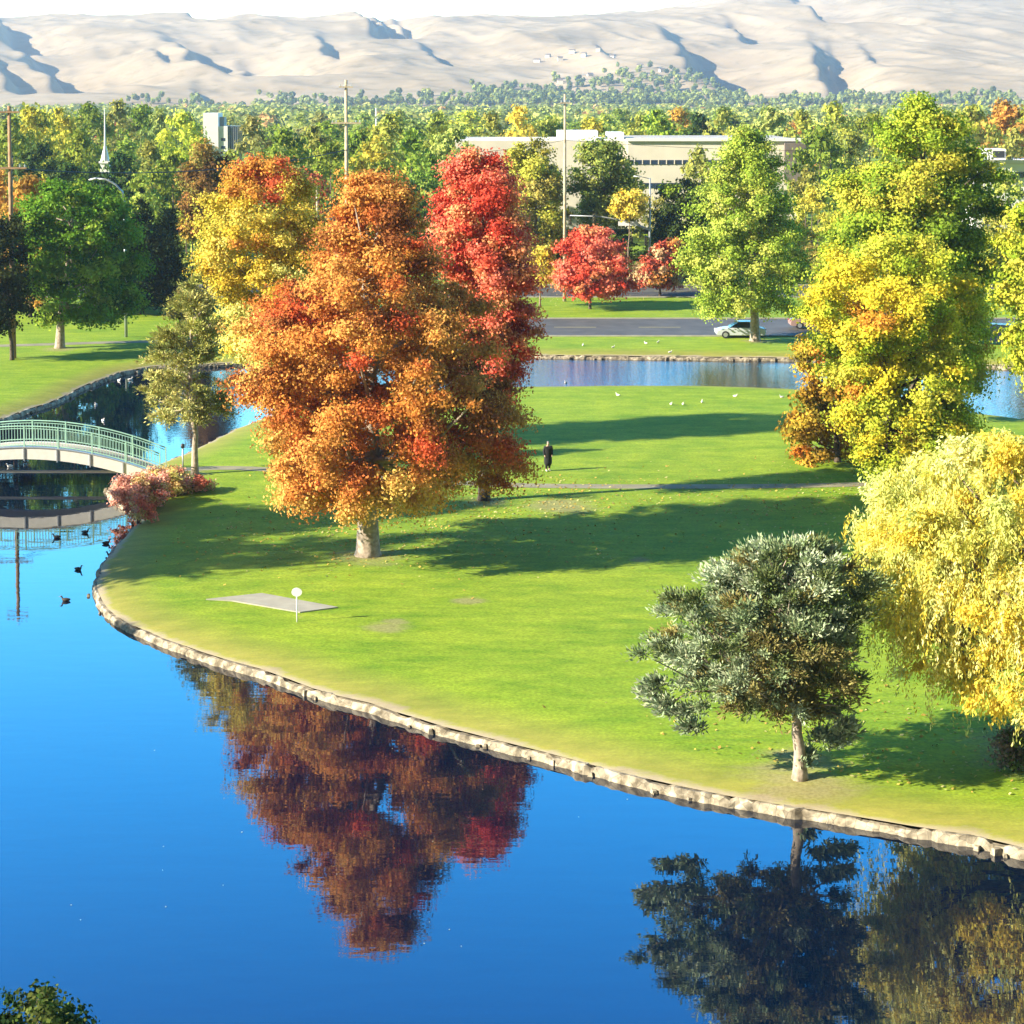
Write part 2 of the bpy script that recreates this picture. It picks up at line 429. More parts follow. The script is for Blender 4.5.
mp = nt.nodes.new('ShaderNodeMapping'); mp.inputs['Scale'].default_value = (.35, 1.0, 1.0); mp.inputs['Rotation'].default_value = (0, 0, .3)
L.new(geo.outputs['Position'], n1.inputs['Vector']); L.new(geo.outputs['Position'], mp.inputs[0]); L.new(mp.outputs[0], n2.inputs['Vector']); L.new(geo.outputs['Position'], n3.inputs['Vector'])
ca = ramp(n1.outputs[0], .38, (.15, .27, .010), .62, (.27, .37, .018))
cb = ramp(n2.outputs[0], .35, (.085, .19, .008), .7, (.37, .42, .035))
f2 = nt.nodes.new('ShaderNodeValue'); f2.outputs[0].default_value = .5
cc = mixc(f2.outputs[0], ca, cb)
fine = ramp(n3.outputs[0], .3, (.62, .62, .62), .72, (1.25, 1.25, 1.2))
mm = nt.nodes.new('ShaderNodeMix'); mm.data_type = 'RGBA'; mm.blend_type = 'MULTIPLY'; mm.inputs['Factor'].default_value = .8
L.new(cc, mm.inputs['A']); L.new(fine, mm.inputs['B'])
# worn, drier strip along the stone edge
att = nt.nodes.new('ShaderNodeAttribute'); att.attribute_name = 'shore'
ad = nt.nodes.new('ShaderNodeMath'); ad.operation = 'MULTIPLY_ADD'; ad.inputs[1].default_value = 1.6; L.new(n2.outputs[0], ad.inputs[0]); L.new(att.outputs['Fac'], ad.inputs[2])
dry = ramp(ad.outputs[0], 0, (1, 1, 1), 1, (0, 0, 0)); nt.nodes[-1].color_ramp.elements[0].position = .0
mr = nt.nodes.new('ShaderNodeMapRange'); mr.inputs['From Min'].default_value = .85; mr.inputs['From Max'].default_value = 1.15; mr.inputs['To Min'].default_value = 1; mr.inputs['To Max'].default_value = 0
L.new(ad.outputs[0], mr.inputs['Value'])
mr2 = nt.nodes.new('ShaderNodeMapRange'); mr2.inputs['From Min'].default_value = 1.5; mr2.inputs['From Max'].default_value = 3.6; mr2.inputs['To Min'].default_value = .75; mr2.inputs['To Max'].default_value = 0
L.new(ad.outputs[0], mr2.inputs['Value'])
soil = ramp(n2.outputs[0], .3, (.26, .21, .12), .7, (.48, .41, .27))
drygrass = ramp(n2.outputs[0], .3, (.20, .20, .035), .7, (.33, .27, .07))
c3 = mixc(mr2.outputs[0], mm.outputs['Result'], drygrass); c4 = mixc(mr.outputs[0], c3, soil)
spots_ = [(368, 556, 1.9), (800, 776, 1.9), (385, 628, .9), (395, 622, .5), (470, 601, .7), (755, 341, 1.6), (195, 474, 1.2), (60, 349, 1.6), (800, 757, 1.2), (885, 490, 1.5), (484, 502, 1.2), (120, 520, 1.4), (560, 505, 2.2), (640, 560, .5), (1040, 752, 2.5), (300, 617, .25)]
acc_ = None
for (a_, b2, r_) in spots_:       # trodden bare earth with ragged edges
    x_, y_ = P(a_, b2)
    vd = nt.nodes.new('ShaderNodeVectorMath'); vd.operation = 'DISTANCE'; vd.inputs[1].default_value = (x_, y_, G); L.new(geo.outputs['Position'], vd.inputs[0])
    q1 = nt.nodes.new('ShaderNodeMath'); q1.operation = 'MULTIPLY_ADD'; q1.inputs[1].default_value = 2.4 * max(r_, .8); L.new(n2.outputs[0], q1.inputs[0]); L.new(vd.outputs['Value'], q1.inputs[2])
    q2 = nt.nodes.new('ShaderNodeMapRange'); q2.inputs['From Min'].default_value = 1.2 * max(r_, .8) + r_ * .45; q2.inputs['From Max'].default_value = 1.2 * max(r_, .8) + r_ * 1.15
    q2.inputs['To Min'].default_value = .6; q2.inputs['To Max'].default_value = 0; L.new(q1.outputs[0], q2.inputs['Value'])
    if acc_ is None: acc_ = q2.outputs[0]
    else:
        q3 = nt.nodes.new('ShaderNodeMath'); q3.operation = 'MAXIMUM'; L.new(acc_, q3.inputs[0]); L.new(q2.outputs[0], q3.inputs[1]); acc_ = q3.outputs[0]
soil2 = ramp(n3.outputs[0], .3, (.22, .17, .085), .7, (.36, .29, .16))
c5 = mixc(acc_, c4, soil2)
L.new(c5, b.inputs['Base Color'])
bp = nt.nodes.new('ShaderNodeBump'); bp.inputs['Strength'].default_value = .55; bp.inputs['Distance'].default_value = .12
L.new(n2.outputs[0], bp.inputs['Height']); L.new(bp.outputs[0], b.inputs['Normal'])
me.materials.append(m)

# water
mw, nt, b = newmat('pond_water'); L = nt.links
b.inputs['Base Color'].default_value = (.0005, .006, .02, 1); b.inputs['Roughness'].default_value = .015; b.inputs['IOR'].default_value = 2.05
geo = nt.nodes.new('ShaderNodeNewGeometry'); mp = nt.nodes.new('ShaderNodeMapping'); mp.inputs['Scale'].default_value = (.5, 1.6, 1)
n = nt.nodes.new('ShaderNodeTexNoise'); n.inputs['Scale'].default_value = .9; n.inputs['Detail'].default_value = 3
bp = nt.nodes.new('ShaderNodeBump'); bp.inputs['Strength'].default_value = .06; bp.inputs['Distance'].default_value = .05
L.new(geo.outputs['Position'], mp.inputs[0]); L.new(mp.outputs[0], n.inputs[0]); L.new(n.outputs[0], bp.inputs['Height'])
sp = nt.nodes.new('ShaderNodeSeparateXYZ'); L.new(geo.outputs['Position'], sp.inputs[0])       # the back channel is ruffled by wind
ry = nt.nodes.new('ShaderNodeMapRange'); ry.inputs['From Min'].default_value = 122; ry.inputs['From Max'].default_value = 138; L.new(sp.outputs['Y'], ry.inputs['Value'])
rx = nt.nodes.new('ShaderNodeMapRange'); rx.inputs['From Min'].default_value = -28; rx.inputs['From Max'].default_value = 2; L.new(sp.outputs['X'], rx.inputs['Value'])
rm = nt.nodes.new('ShaderNodeMath'); rm.operation = 'MULTIPLY'; L.new(ry.outputs[0], rm.inputs[0]); L.new(rx.outputs[0], rm.inputs[1])
nb = nt.nodes.new('ShaderNodeTexNoise'); nb.inputs['Scale'].default_value = 3.5; nb.inputs['Detail'].default_value = 3; L.new(geo.outputs['Position'], nb.inputs['Vector'])
b2_ = nt.nodes.new('ShaderNodeBump'); b2_.inputs['Distance'].default_value = .06; L.new(rm.outputs[0], b2_.inputs['Strength']); L.new(nb.outputs[0], b2_.inputs['Height']); L.new(bp.outputs[0], b2_.inputs['Normal'])
L.new(b2_.outputs[0], b.inputs['Normal'])
wb = MB().add([(-60, 36, 0), (130, 36, 0), (130, 170, 0), (-60, 170, 0)], [(0, 1, 2, 3)])
tag(wb.build('water', mw), kind='structure')

# stone edging along the shores: a rough low wall with loose rocks at its foot
def edging(name, pts, label, seed, size=.3, h=.25):
    r = random.Random(seed); mb = MB()
    q = [Vector((*pts[0], 0))]
    for a, b_ in zip(pts, pts[1:]):
        a = Vector((*a, 0)); b_ = Vector((*b_, 0)); n = max(1, round((b_ - a).length / .2))
        q += [a.lerp(b_, (k + 1) / n) for k in range(n)]
    vs = []; fs = []; ph = r.uniform(0, 9)
    blk = (0, 0, 0); left = 0
    for i, p in enumerate(q):
        d = (q[min(i + 1, len(q) - 1)] - q[max(i - 1, 0)]).normalized(); nr = Vector((-d.y, d.x, 0))   # lawn lies to the left or right: symmetric profile
        if left <= 0: blk = (r.uniform(-.06, .06), r.uniform(-.07, .06), r.uniform(-.04, .04)); left = r.randint(1, 4)
        left -= 1
        o, u, v_ = blk
        for (a, z) in ((-.26, -.2), (-.2, .05), (-.17, h - .09), (-.1, h), (.1, h + .01), (.17, h - .08), (.2, .05), (.26, -.2)):
            jj = r.uniform(-.018, .018)
            vs.append(p + nr * (a * (1 + v_) + o + jj) + Vector((0, 0, z + (u if z > 0 else 0) + jj)))
        if i:
            for k in range(7): fs.append(((i - 1) * 8 + k, (i - 1) * 8 + k + 1, i * 8 + k + 1, i * 8 + k))
    mb.add(vs, fs)
    for p in q[::1]:
        if r.random() < .72: continue
        c = p + Vector((r.uniform(-.38, .38), r.uniform(-.38, .38), 0)); s_ = r.uniform(.05, .17)
        mb.box((c.x, c.y, r.uniform(-.02, .1)), (s_ * 2, s_ * 1.5, s_ * 1.6), r.uniform(0, 3), r.uniform(.5, .8))
    o = mb.build(name, M['stone']); tag(o, label, 'stone edging'); return o
vis = [p for p in pen if p[0] < 26]
edging('stone_edging', vis, 'pale low stone edging round the grassy peninsula at the waterline', 3)
edging('stone_edging', [p for p in far if -40 < p[0] < 60], 'rough stone edging along the far bank of the back channel', 4)

# paths, roads, soil: thin sheets on the flat lawn
def sheet(name, poly, mt, z, kind='structure', label=None, cat=None):
    n = len(poly); mb = MB().add([(x, y, z) for x, y in poly], [tuple(range(n))])
    o = mb.build(name, mt); tag(o, label, cat, kind=kind); return o
def strip(name, pix, wd, mt, z, world=False):
    pts = [Vector((*(p if world else P(*p)), 0)) for p in pix]
    # smooth subdivision
    for _ in range(2):
        q = [pts[0]]
        for a, b_ in zip(pts, pts[1:]): q += [a * .75 + b_ * .25, a * .25 + b_ * .75]
        pts = q + [pts[-1]]
    mb = MB(); vs = []; fs = []
    for i, p in enumerate(pts):
        d = (pts[min(i + 1, len(pts) - 1)] - pts[max(i - 1, 0)]).normalized(); nrm = Vector((-d.y, d.x, 0))
        vs += [(p + nrm * wd / 2 + Vector((0, 0, z))), (p - nrm * wd / 2 + Vector((0, 0, z)))]
        if i: fs.append((2 * i - 2, 2 * i - 1, 2 * i + 1, 2 * i))
    mb.add(vs, fs); return tag(mb.build(name, mt), kind='structure')
strip('path', [(178, 470), (230, 467), (330, 474), (480, 485), (620, 487), (830, 486), (960, 480), (1120, 470)], 1.15, M['pathm'], G + .012)
strip('path', [(-260, 352), (0, 346), (90, 343), (165, 341), (260, 343)], 1.6, M['pathm'], G + .012)
strip('path', [(-260, 462), (-150, 466), (-118, 472)], 1.6, M['pathm'], G + .012)
# park road and city street with kerbs and paint
def road(y0, y1, x0, x1, name, dash=True, mid=None):
    sheet(name, [(x0, y0), (x1, y0), (x1, y1), (x0, y1)], M['asphalt'], G + .01)
    for yy, s in ((y0, -1), (y1, 1)):
        mb = MB().box(((x0 + x1) / 2, yy + s * .1, G + .05), (x1 - x0, .2, .13)); tag(mb.build('kerb', M['pale_concrete']), kind='structure')
    mb = MB(); yc = (y0 + y1) / 2
    for k in range(int((x1 - x0) / 8)):
        mb.add([(x0 + k * 8, yc - .07, G + .016), (x0 + k * 8 + 4, yc - .07, G + .016), (x0 + k * 8 + 4, yc + .07, G + .016), (x0 + k * 8, yc + .07, G + .016)], [(0, 1, 2, 3)])
    tag(mb.build('road_marking', M['line']), kind='structure')
road(172.5, 186, -4, 90, 'road'); road(206, 219, -160, 160, 'street')

# concrete pad + round white sign
po = [P(*p) for p in [(206, 600), (262, 594), (338, 608), (300, 613), (232, 601.5)]]
mb = MB(); n = len(po)
po = po[::-1]
mb.add([(x, y, G - .02) for x, y in po] + [(x, y, G + .05) for x, y in po], [tuple(range(n, 2 * n))] + [(i, (i + 1) % n, n + (i + 1) % n, n + i) for i in range(n)])
pad = mb.build('concrete_pad', M['pale_concrete']); tag(pad, 'pale flat concrete slab set into the lawn beside the small white sign', 'concrete slab')

# ------------------------------------------------------------------ hills
def h_base(X, Y):
    pxx = 512 + F * X / Y
    ctl = np.array([1950, 2150, 2450, 2700, 3000, 3350, 3700, 4200, 5200]); pyl = np.array([94.5 + 22, 103, 93, 76, 54, 30, 20, 24, 40.])
    pyr = np.array([94.5 + 22, 103, 93, 78, 58, 36, 16, -2, -25.])
    ctlz_l = ZC + ctl * (YH - pyl) / F; ctlz_r = ZC + ctl * (YH - pyr) / F
    a = np.interp(Y, ctl, ctlz_l); b = np.interp(Y, ctl, ctlz_r)
    t = np.clip((pxx - 520) / 330, 0, 1); t = t * t * (3 - 2 * t)
    return a * (1 - t) + b * t
def vnoise(X, Y, s, seed):
    r = np.random.default_rng(seed); T = r.random((64, 64))
    x = X / s + 1000; y = Y / s + 1000; xi = np.floor(x).astype(int); yi = np.floor(y).astype(int); fx = x - xi; fy = y - yi
    fx = fx * fx * (3 - 2 * fx); fy = fy * fy * (3 - 2 * fy)
    g = lambda a, b: T[a % 64, b % 64]
    return (g(xi, yi) * (1 - fx) + g(xi + 1, yi) * fx) * (1 - fy) + (g(xi, yi + 1) * (1 - fx) + g(xi + 1, yi + 1) * fx) * fy
HX = np.linspace(-1500, 1500, 560); HY = np.concatenate([np.arange(1950, 3900, 6.5), np.arange(3900, 5300, 22)])
GX, GY = np.meshgrid(HX, HY)
H = h_base(GX, GY)
ampl = np.clip((GY - 2100) / 500, 0, 1)
ridg = lambda s, sd: 1 - np.abs(vnoise(GX + .35 * GY, GY * .55, s, sd) * 2 - 1)
H += ampl * (16 * (ridg(330, 1) - .5) + 9 * (ridg(150, 2) - .5) + 6 * (ridg(70, 3) - .5) + 3 * (ridg(32, 4) - .5))
def hit(px, py):
    for Y in np.arange(2100, 5000, 10):
        X, z = AT(px, py, Y)
        if h_base(np.array([X]), np.array([Y]))[0] > z: return X, Y
    return AT(px, py, 4300)[0], 4300
# spurs with one steep side (their lee lies in shade): start px, end px, height, gentle width, steep width
for (a, b_, A, wg, ws) in [((2, 46), (44, 85), 40, 130, 34), ((158, 42), (205, 78), 42, 130, 36), ((648, 26), (705, 92), 50, 150, 42), ((-14, 22), (2, 46), 30, 80, 26), ((-22, 66), (4, 92), 22, 80, 22),
                           ((176, 14), (188, 22), 20, 70, 20), ((348, 14), (366, 32), 22, 50, 20), ((366, 12), (386, 30), 22, 40, 18), ((386, 12), (402, 28), 20, 40, 18), ((314, 40), (324, 60), 20, 60, 18),
                           ((414, 42), (432, 62), 20, 80, 20), ((446, 10), (462, 18), 18, 70, 20), ((806, 38), (822, 84), 24, 70, 20), ((824, 40), (832, 76), 14, 40, 14), ((565, -6), (600, 14), 40, 120, 36),
                           ((770, -8), (812, 22), 46, 120, 40), ((720, 20), (738, 36), 20, 70, 20), ((188, 90), (200, 103), 15, 70, 16), ((150, 54), (158, 70), 14, 50, 14), ((590, 45), (600, 62), 12, 50, 14), ((855, 40), (872, 64), 12, 70, 16), ((240, 60), (246, 66), 14, 60, 16)]:
    x0, y0 = hit(*a); x1, y1 = hit(*b_)
    dx, dy = x1 - x0, y1 - y0; Ln = math.hypot(dx, dy)
    u = ((GX - x0) * dx + (GY - y0) * dy) / Ln ** 2
    # meander of the crest
    s = ((GX - x0) * (-dy) + (GY - y0) * dx) / Ln * (-1 if dx > 0 and False else 1) + A * .16 * np.sin(u * 9 + a[0]) + A * .1 * np.sin(u * 23 + a[1])
    # side that faces right/viewer: s<0 when direction is (+x,-y)
    uc = np.clip(u, 0, 1); over = np.abs(u - uc) * Ln
    sm = lambda t: t * t * (3 - 2 * t)
    val = np.where(s > 0, np.where(s < ws, sm(np.clip(s / ws, 0, 1)), sm(np.clip(1 - (s - ws) / (1.7 * wg), 0, 1))), 0)
    rise = np.where(s > 0, np.clip(1 - s / ws, 0, 1), np.exp(-(s / (1.5 * wg)) ** 2))
    prof = .28 * rise - .78 * val
    taper = (.15 + .85 * np.minimum(1, uc * 1.3)) * np.exp(-(over / np.where(u > .5, 60, 110)) ** 2)
    H += A * prof * taper
H = np.maximum(H, G - .3)
ny, nx = GX.shape
me = bpy.data.meshes.new('hills')
V = np.stack([GX, GY, H], 2).reshape(-1, 3).astype(np.float32)
idx = np.arange(nx * ny).reshape(ny, nx)
Q = np.stack([idx[:-1, :-1], idx[:-1, 1:], idx[1:, 1:], idx[1:, :-1]], 2).reshape(-1, 4).astype(np.int32)
me.vertices.add(len(V)); me.vertices.foreach_set('co', V.ravel()); me.loops.add(Q.size); me.loops.foreach_set('vertex_index', Q.ravel())
me.polygons.add(len(Q)); me.polygons.foreach_set('loop_start', np.arange(0, Q.size, 4, dtype=np.int32)); me.update(calc_edges=True)
me.polygons.foreach_set('use_smooth', [True] * len(Q))
hills = link(bpy.data.objects.new('hills', me)); tag(hills, kind='structure')
m, nt, b = newmat('dry_hills'); L = nt.links; b.inputs['Roughness'].default_value = 1; b.inputs['Specular IOR Level'].default_value = 0
geo = nt.nodes.new('ShaderNodeNewGeometry')
n1 = node('ShaderNodeTexNoise', Scale=.006, Detail=8.0, Roughness=.65)
n2 = node('ShaderNodeTexNoise', Scale=.022, Detail=9.0, Roughness=.75)
L.new(geo.outputs['Position'], n1.inputs['Vector']); L.new(geo.outputs['Position'], n2.inputs['Vector'])
c1 = ramp(n1.outputs[0], .35, (.29, .22, .13), .6, (.40, .315, .205)); c2 = ramp(n2.outputs[0], .52, (1, 1, 1), .68, (.55, .56, .48))
mm = nt.nodes.new('ShaderNodeMix'); mm.data_type = 'RGBA'; mm.blend_type = 'MULTIPLY'; mm.inputs['Factor'].default_value = .85
L.new(c1, mm.inputs['A']); L.new(c2, mm.inputs['B']); L.new(mm.outputs['Result'], b.inputs['Base Color'])
me.materials.append(m)
def hill_z(x, y):
    i = np.clip(np.searchsorted(HY, y), 0, ny - 1); j = np.clip(np.searchsorted(HX, x), 0, nx - 1); return H[i, j]

# ------------------------------------------------------------------ buildings
def facing_box(mb, xl, xr, yt, yb, Y, dep):
    a, zt = AT(xl, yt, Y); c, _ = AT(xr, yt, Y); _, zb = AT(xl, yb, Y)
    zb = max(zb, G - .2)
    mb.box(((a + c) / 2, Y + dep / 2, (zt + zb) / 2), (c - a, dep, zt - zb)); return (a, c, zb, zt)
BY = 300
B1 = empty('office_building', (P(0, 0, G)[0] * 0 + 20, BY, G), 'long low beige office building with a dark ribbon of windows behind the park trees', 'building')
def bpart(name, mt, par, bx, Y, dep, bev=0):
    mb = MB(); facing_box(mb, *bx, Y, dep)
    o = mb.build(name, M[mt], par, bevel=bev); o.matrix_parent_inverse = par.matrix_basis.inverted(); return o
bpart('wall', 'wall', B1, (628, 800, 140.5, 229), BY, 30)
bpart('wall', 'wall', B1, (455, 627.6, 140.5, 229), BY + .6, 26)
rf = bpart('roof', 'roof', B1, (630, 798, 139.2, 140.6), BY + .5, 29)
pr = bpart('parapet', 'wall_white', B1, (626, 803, 138, 141.2), BY - .4, .5)
bpart('window_band', 'window', B1, (629, 741, 160, 164.5), BY - .08, .2)
bpart('window_band', 'window', B1, (640, 741, 183, 188), BY - .08, .2)
bpart('side_wing', 'shingle', B1, (785, 806, 143, 182), BY - 1.2, 12)
bpart('penthouse', 'wall_white', B1, (558, 598, 131, 140.3), BY + 8, 10)
bpart('penthouse', 'wall_white', B1, (608, 624, 132.5, 140.3), BY + 8, 8)
for k in range(14):
    bpart('mullion', 'wall', B1, (634 + k * 8, 635 + k * 8, 160, 164.4), BY - .14, .06)
B2 = empty('retail_building', (82, BY, G), 'white flat roofed building at the right edge with a square dark rooftop unit', 'building')
bpart('wall', 'wall_white', B2, (975, 1100, 164, 229), BY + 5, 30)
bpart('fascia', 'wall', B2, (973, 1102, 160, 164.2), BY + 4.6, .5)
bpart('rooftop_unit', 'wall_white', B2, (986, 1006, 149, 160), BY + 9, 6)
bpart('vent', 'dark', B2, (993, 1004.5, 151, 157.6), BY + 8.9, .3)
bpart('window_band', 'window', B2, (980, 1096, 172, 178), BY + 4.9, .2)
TY = 560
B3 = empty('tower_block', (-87, TY, G), 'small white tower block with blue glass on its right rising above trees', 'building')
bpart('wall', 'wall_white', B3, (203, 218, 113, 229), TY, 9)
bpart('wall', 'wall_white', B3, (218, 227.5, 126, 229), TY + .5, 9)
bpart('glass_wall', 'window', B3, (227.5, 238, 126, 229), TY + 1, 8)
bpart('roof', 'roof', B3, (217.5, 224, 117, 126), TY + 3, 5)
for k in range(5): bpart('mullion', 'steel', B3, (229 + k * 2, 229.4 + k * 2, 127, 150), TY + .9, .1)
for k in range(3): bpart('window', 'window', B3, (206, 208.5, 140 + 7 * k, 143 + 7 * k), TY - .05, .1)
for k in range(2): bpart('window', 'window', B3, (221, 225, 138 + 8 * k, 141 + 8 * k), TY + .45, .1)
# church steeple
sx, sz = AT(105, 140, 278)
st = empty('church_steeple', (sx, 278, G), 'thin white church steeple poking out of the wood near the left', 'steeple')
MB().box((0, 0, 6), (1.3, 1.3, 12)).build('tower', M['wall_white'], st)
MB().box((0, 0, 12.2), (1.6, 1.6, .3)).build('cornice', M['white'], st)
ztop = AT(105, 108, 278)[1] - G
MB().tube([(0, 0, 12.4), (0, 0, 14.6), (0, 0, ztop)], [.7, .16, .05], 8).build('spire', M['white'], st)

# houses on the foot of the hills
rh = random.Random(8)
hp = [(537, 64), (548, 62), (560, 65), (572, 63), (584, 66), (598, 64), (612, 66), (640, 79), (662, 84), (690, 80), (712, 88), (735, 92), (745, 84), (590, 84), (560, 88), (700, 95), (760, 92)]
for i, (hx, hy) in enumerate(hp):
    X, Y = hit(hx, hy)
    z = float(hill_z(X, Y))
    row = [q for q in hp if (q[1] < 70) == (hy < 70)]; row.sort(); k = row.index((hx, hy))
    nth = ['leftmost', 'second', 'third', 'fourth', 'fifth', 'sixth', 'seventh', 'eighth', 'ninth', 'rightmost'][k if k < len(row) - 1 else 9]
    on = 'upper' if hy < 70 else 'lower'
    r = empty('house', (X, Y, z), f'tiny pale house with a dark roof, {nth} from the left in the {on} hillside row', 'house', 'houses on the hillside', rh.uniform(-.5, .5))
    wd, dp, hh = rh.uniform(6, 9.5), rh.uniform(5, 7), rh.uniform(2.6, 4)
    MB().box((0, 0, hh / 2 - 1), (wd, dp, hh + 2)).build('wall', M['wall'], r)
    MB().add([(-wd / 2 - .4, -dp / 2 - .4, hh), (wd / 2 + .4, -dp / 2 - .4, hh), (wd / 2 + .4, dp / 2 + .4, hh), (-wd / 2 - .4, dp / 2 + .4, hh), (-wd / 2, 0, hh + 2.2), (wd / 2, 0, hh + 2.2)],
             [(0, 1, 5, 4), (2, 3, 4, 5), (0, 4, 3), (1, 2, 5), (3, 2, 1, 0)]).build('roof', M['shingle'], r)

# ------------------------------------------------------------------ palettes
GREEN = [(.07, .15, .015), (.10, .19, .02), (.05, .11, .012), (.15, .22, .03)]
LIME = [(.36, .46, .06), (.46, .54, .09), (.25, .35, .04), (.50, .54, .10)]
YELLOW = [(.74, .56, .07), (.80, .64, .12), (.62, .45, .05), (.62, .52, .08)]
YGREEN = [(.50, .52, .05), (.60, .56, .07), (.38, .44, .04), (.28, .36, .03)]
ORANGE = [(.68, .29, .065), (.74, .37, .09), (.56, .17, .045), (.76, .47, .12), (.70, .14, .05), (.36, .13, .04), (.50, .38, .09)]
RED = [(.80, .15, .08), (.84, .23, .14), (.66, .09, .05), (.80, .32, .14)]

# ------------------------------------------------------------------ park trees
tree('bald_cypress', 'huge orange and rust autumn tree standing alone in the middle of the lawn', (368, 555),
     [(172, 352, 382), (190, 335, 412), (215, 318, 432), (250, 300, 452), (285, 262, 470), (310, 243, 498), (350, 240, 512), (400, 240, 536), (440, 246, 538), (465, 248, 530), (485, 256, 515), (500, 290, 450)],
     ORANGE, 340000, .125, 500, .72, tr=.52, bark='bark_pale', seed=71, wts=[.34, .32, .14, .09, .03, .08, .0],
     spots=[(292, 302, 16, 4, .6), (400, 320, 14, 4, .4), (440, 410, 26, 4, .5), (505, 400, 40, 5, .5), (480, 440, 40, 5, .4), (410, 200, 26, 5, .5), (460, 480, 50, 3, .5), (400, 500, 50, 3, .8), (280, 490, 40, 3, .6), (430, 420, 60, 2, .35), (360, 400, 90, 0, .3)],
     hollow=.3, nlimb=60)
tree('red_maple', 'tall scarlet tree rising right behind the huge orange one', (484, 500),
     [(148, 466, 496), (165, 448, 514), (195, 430, 528), (250, 430, 540), (300, 446, 540), (335, 452, 538), (370, 458, 526), (410, 468, 510)],
     RED, 120000, .145, 240, .7, tr=.3, bark='bark_dark', seed=2, spots=[(510, 430, 70, 2, .6)])
tree('yellow_maple', 'broad golden yellow tree with an orange red top left behind the orange one', (278, 450),
     [(156, 245, 288), (172, 220, 310), (195, 198, 324), (225, 186, 335), (260, 190, 340), (300, 208, 345), (340, 220, 350), (380, 238, 350), (410, 255, 330)],
     YELLOW + [(.68, .32, .06), (.68, .15, .06), (.78, .72, .2)], 180000, .145, 380, .75, tr=.32, bark='bark', seed=3, wts=[.33, .27, .2, .08, .1, .0, .02],
     spots=[(268, 175, 26, 5, .6), (250, 168, 30, 4, .7), (250, 330, 46, 6, .6), (300, 300, 50, 6, .3), (210, 230, 20, 3, .8)], hollow=.35)
tree('lakeside_pine', 'slender olive green pine with pale trunk beside the footbridge end', (195, 474),
     [(274, 188, 200), (290, 176, 212), (310, 166, 224), (330, 158, 226), (350, 148, 228), (370, 140, 232), (390, 130, 236), (408, 134, 238), (420, 150, 224)],
     [(.34, .34, .09), (.44, .43, .10), (.24, .25, .07), (.50, .47, .16)], 26000, .17, 150, .48, tr=.2, bark='bark_pale', style='needle', seed=4, spots=[(160, 390, 40, 3, .7)], hollow=.25, nlimb=50)
tree('yellow_oak', 'rounded bright yellow tree with dense foliage right of the open lawn', (883, 488),
     [(235, 860, 930), (255, 828, 965), (285, 800, 985), (320, 796, 996), (350, 818, 996), (400, 832, 992), (430, 838, 984), (455, 848, 968), (470, 858, 930)],
     YGREEN + [(.72, .60, .05), (.62, .30, .04)], 190000, .15, 420, .68, tr=.36, bark='bark_dark', seed=5, wts=[.28, .22, .22, .12, .14, .02],
     spots=[(860, 300, 45, 4, .8), (920, 320, 40, 4, .4), (860, 400, 50, 4, .5), (860, 310, 10, 5, .8)], hollow=.35, nlimb=40)
tree('tall_ash', 'tallest yellow green tree at the right, its top touching the hills', (915, 415),
     [(96, 908, 942), (115, 880, 962), (140, 868, 985), (165, 850, 1000), (190, 828, 1008), (220, 818, 1010), (260, 814, 1005), (300, 816, 1000), (340, 820, 995), (370, 840, 980)],
     [(.32, .42, .04), (.42, .48, .05), (.20, .29, .03), (.52, .48, .06)], 180000, .19, 330, .95, tr=.45, bark='bark_dark', seed=6, wts=[.35, .3, .2, .15],
     spots=[(890, 180, 45, 3, .7), (970, 230, 60, 2, .8)], hollow=.35)
tree('amber_maple', 'amber brown leaning tree on the left side of the bright yellow one', (838, 462),
     [(318, 815, 850), (335, 795, 870), (360, 788, 880), (385, 800, 880), (410, 790, 880), (435, 774, 880), (455, 778, 875), (468, 800, 860)],
     [(.50, .29, .04), (.36, .22, .03), (.68, .47, .06), (.28, .22, .03), (.58, .2, .03)], 34000, .18, 130, .55, tr=.18, bark='bark_dark', seed=7, wts=[.3, .25, .2, .2, .05], spots=[(800, 350, 30, 2, .6)])
tree('edge_maple', 'yellow green tree cut off by the right edge above the back channel', (1056, 432),
     [(190, 1030, 1080), (220, 1000, 1105), (260, 988, 1120), (300, 992, 1125), (340, 1000, 1120), (375, 1006, 1110), (392, 1020, 1090)],
     YGREEN, 50000, .22, 180, .8, tr=.3, bark='bark_dark', seed=8)
tree('channel_elm', 'dark green tree on the far bank at the right edge', (1046, 354), [(215, 1035, 1060), (240, 1015, 1080), (280, 1006, 1090), (320, 1008, 1090), (340, 1020, 1080)], GREEN, 24000, .24, 100, 1.0, tr=.3, bark='bark_dark', seed=60)
tree('weeping_willow', 'pale yellow weeping willow trailing its branches at the right edge', (1045, 752),
     [(432, 1010, 1060), (446, 950, 1120), (475, 885, 1170), (515, 855, 1200), (570, 850, 1210), (620, 860, 1210), (660, 868, 1200), (685, 880, 1190)],
     [(.84, .74, .18), (.88, .82, .30), (.74, .68, .14), (.82, .64, .09), (.62, .64, .17)], 230000, .095, 420, .5, tr=.35, bark='bark', seed=9, style='willow', strands=(1300, .7, 3.0), spots=[(950, 620, 60, 3, .5)], hollow=.35, nlimb=80)
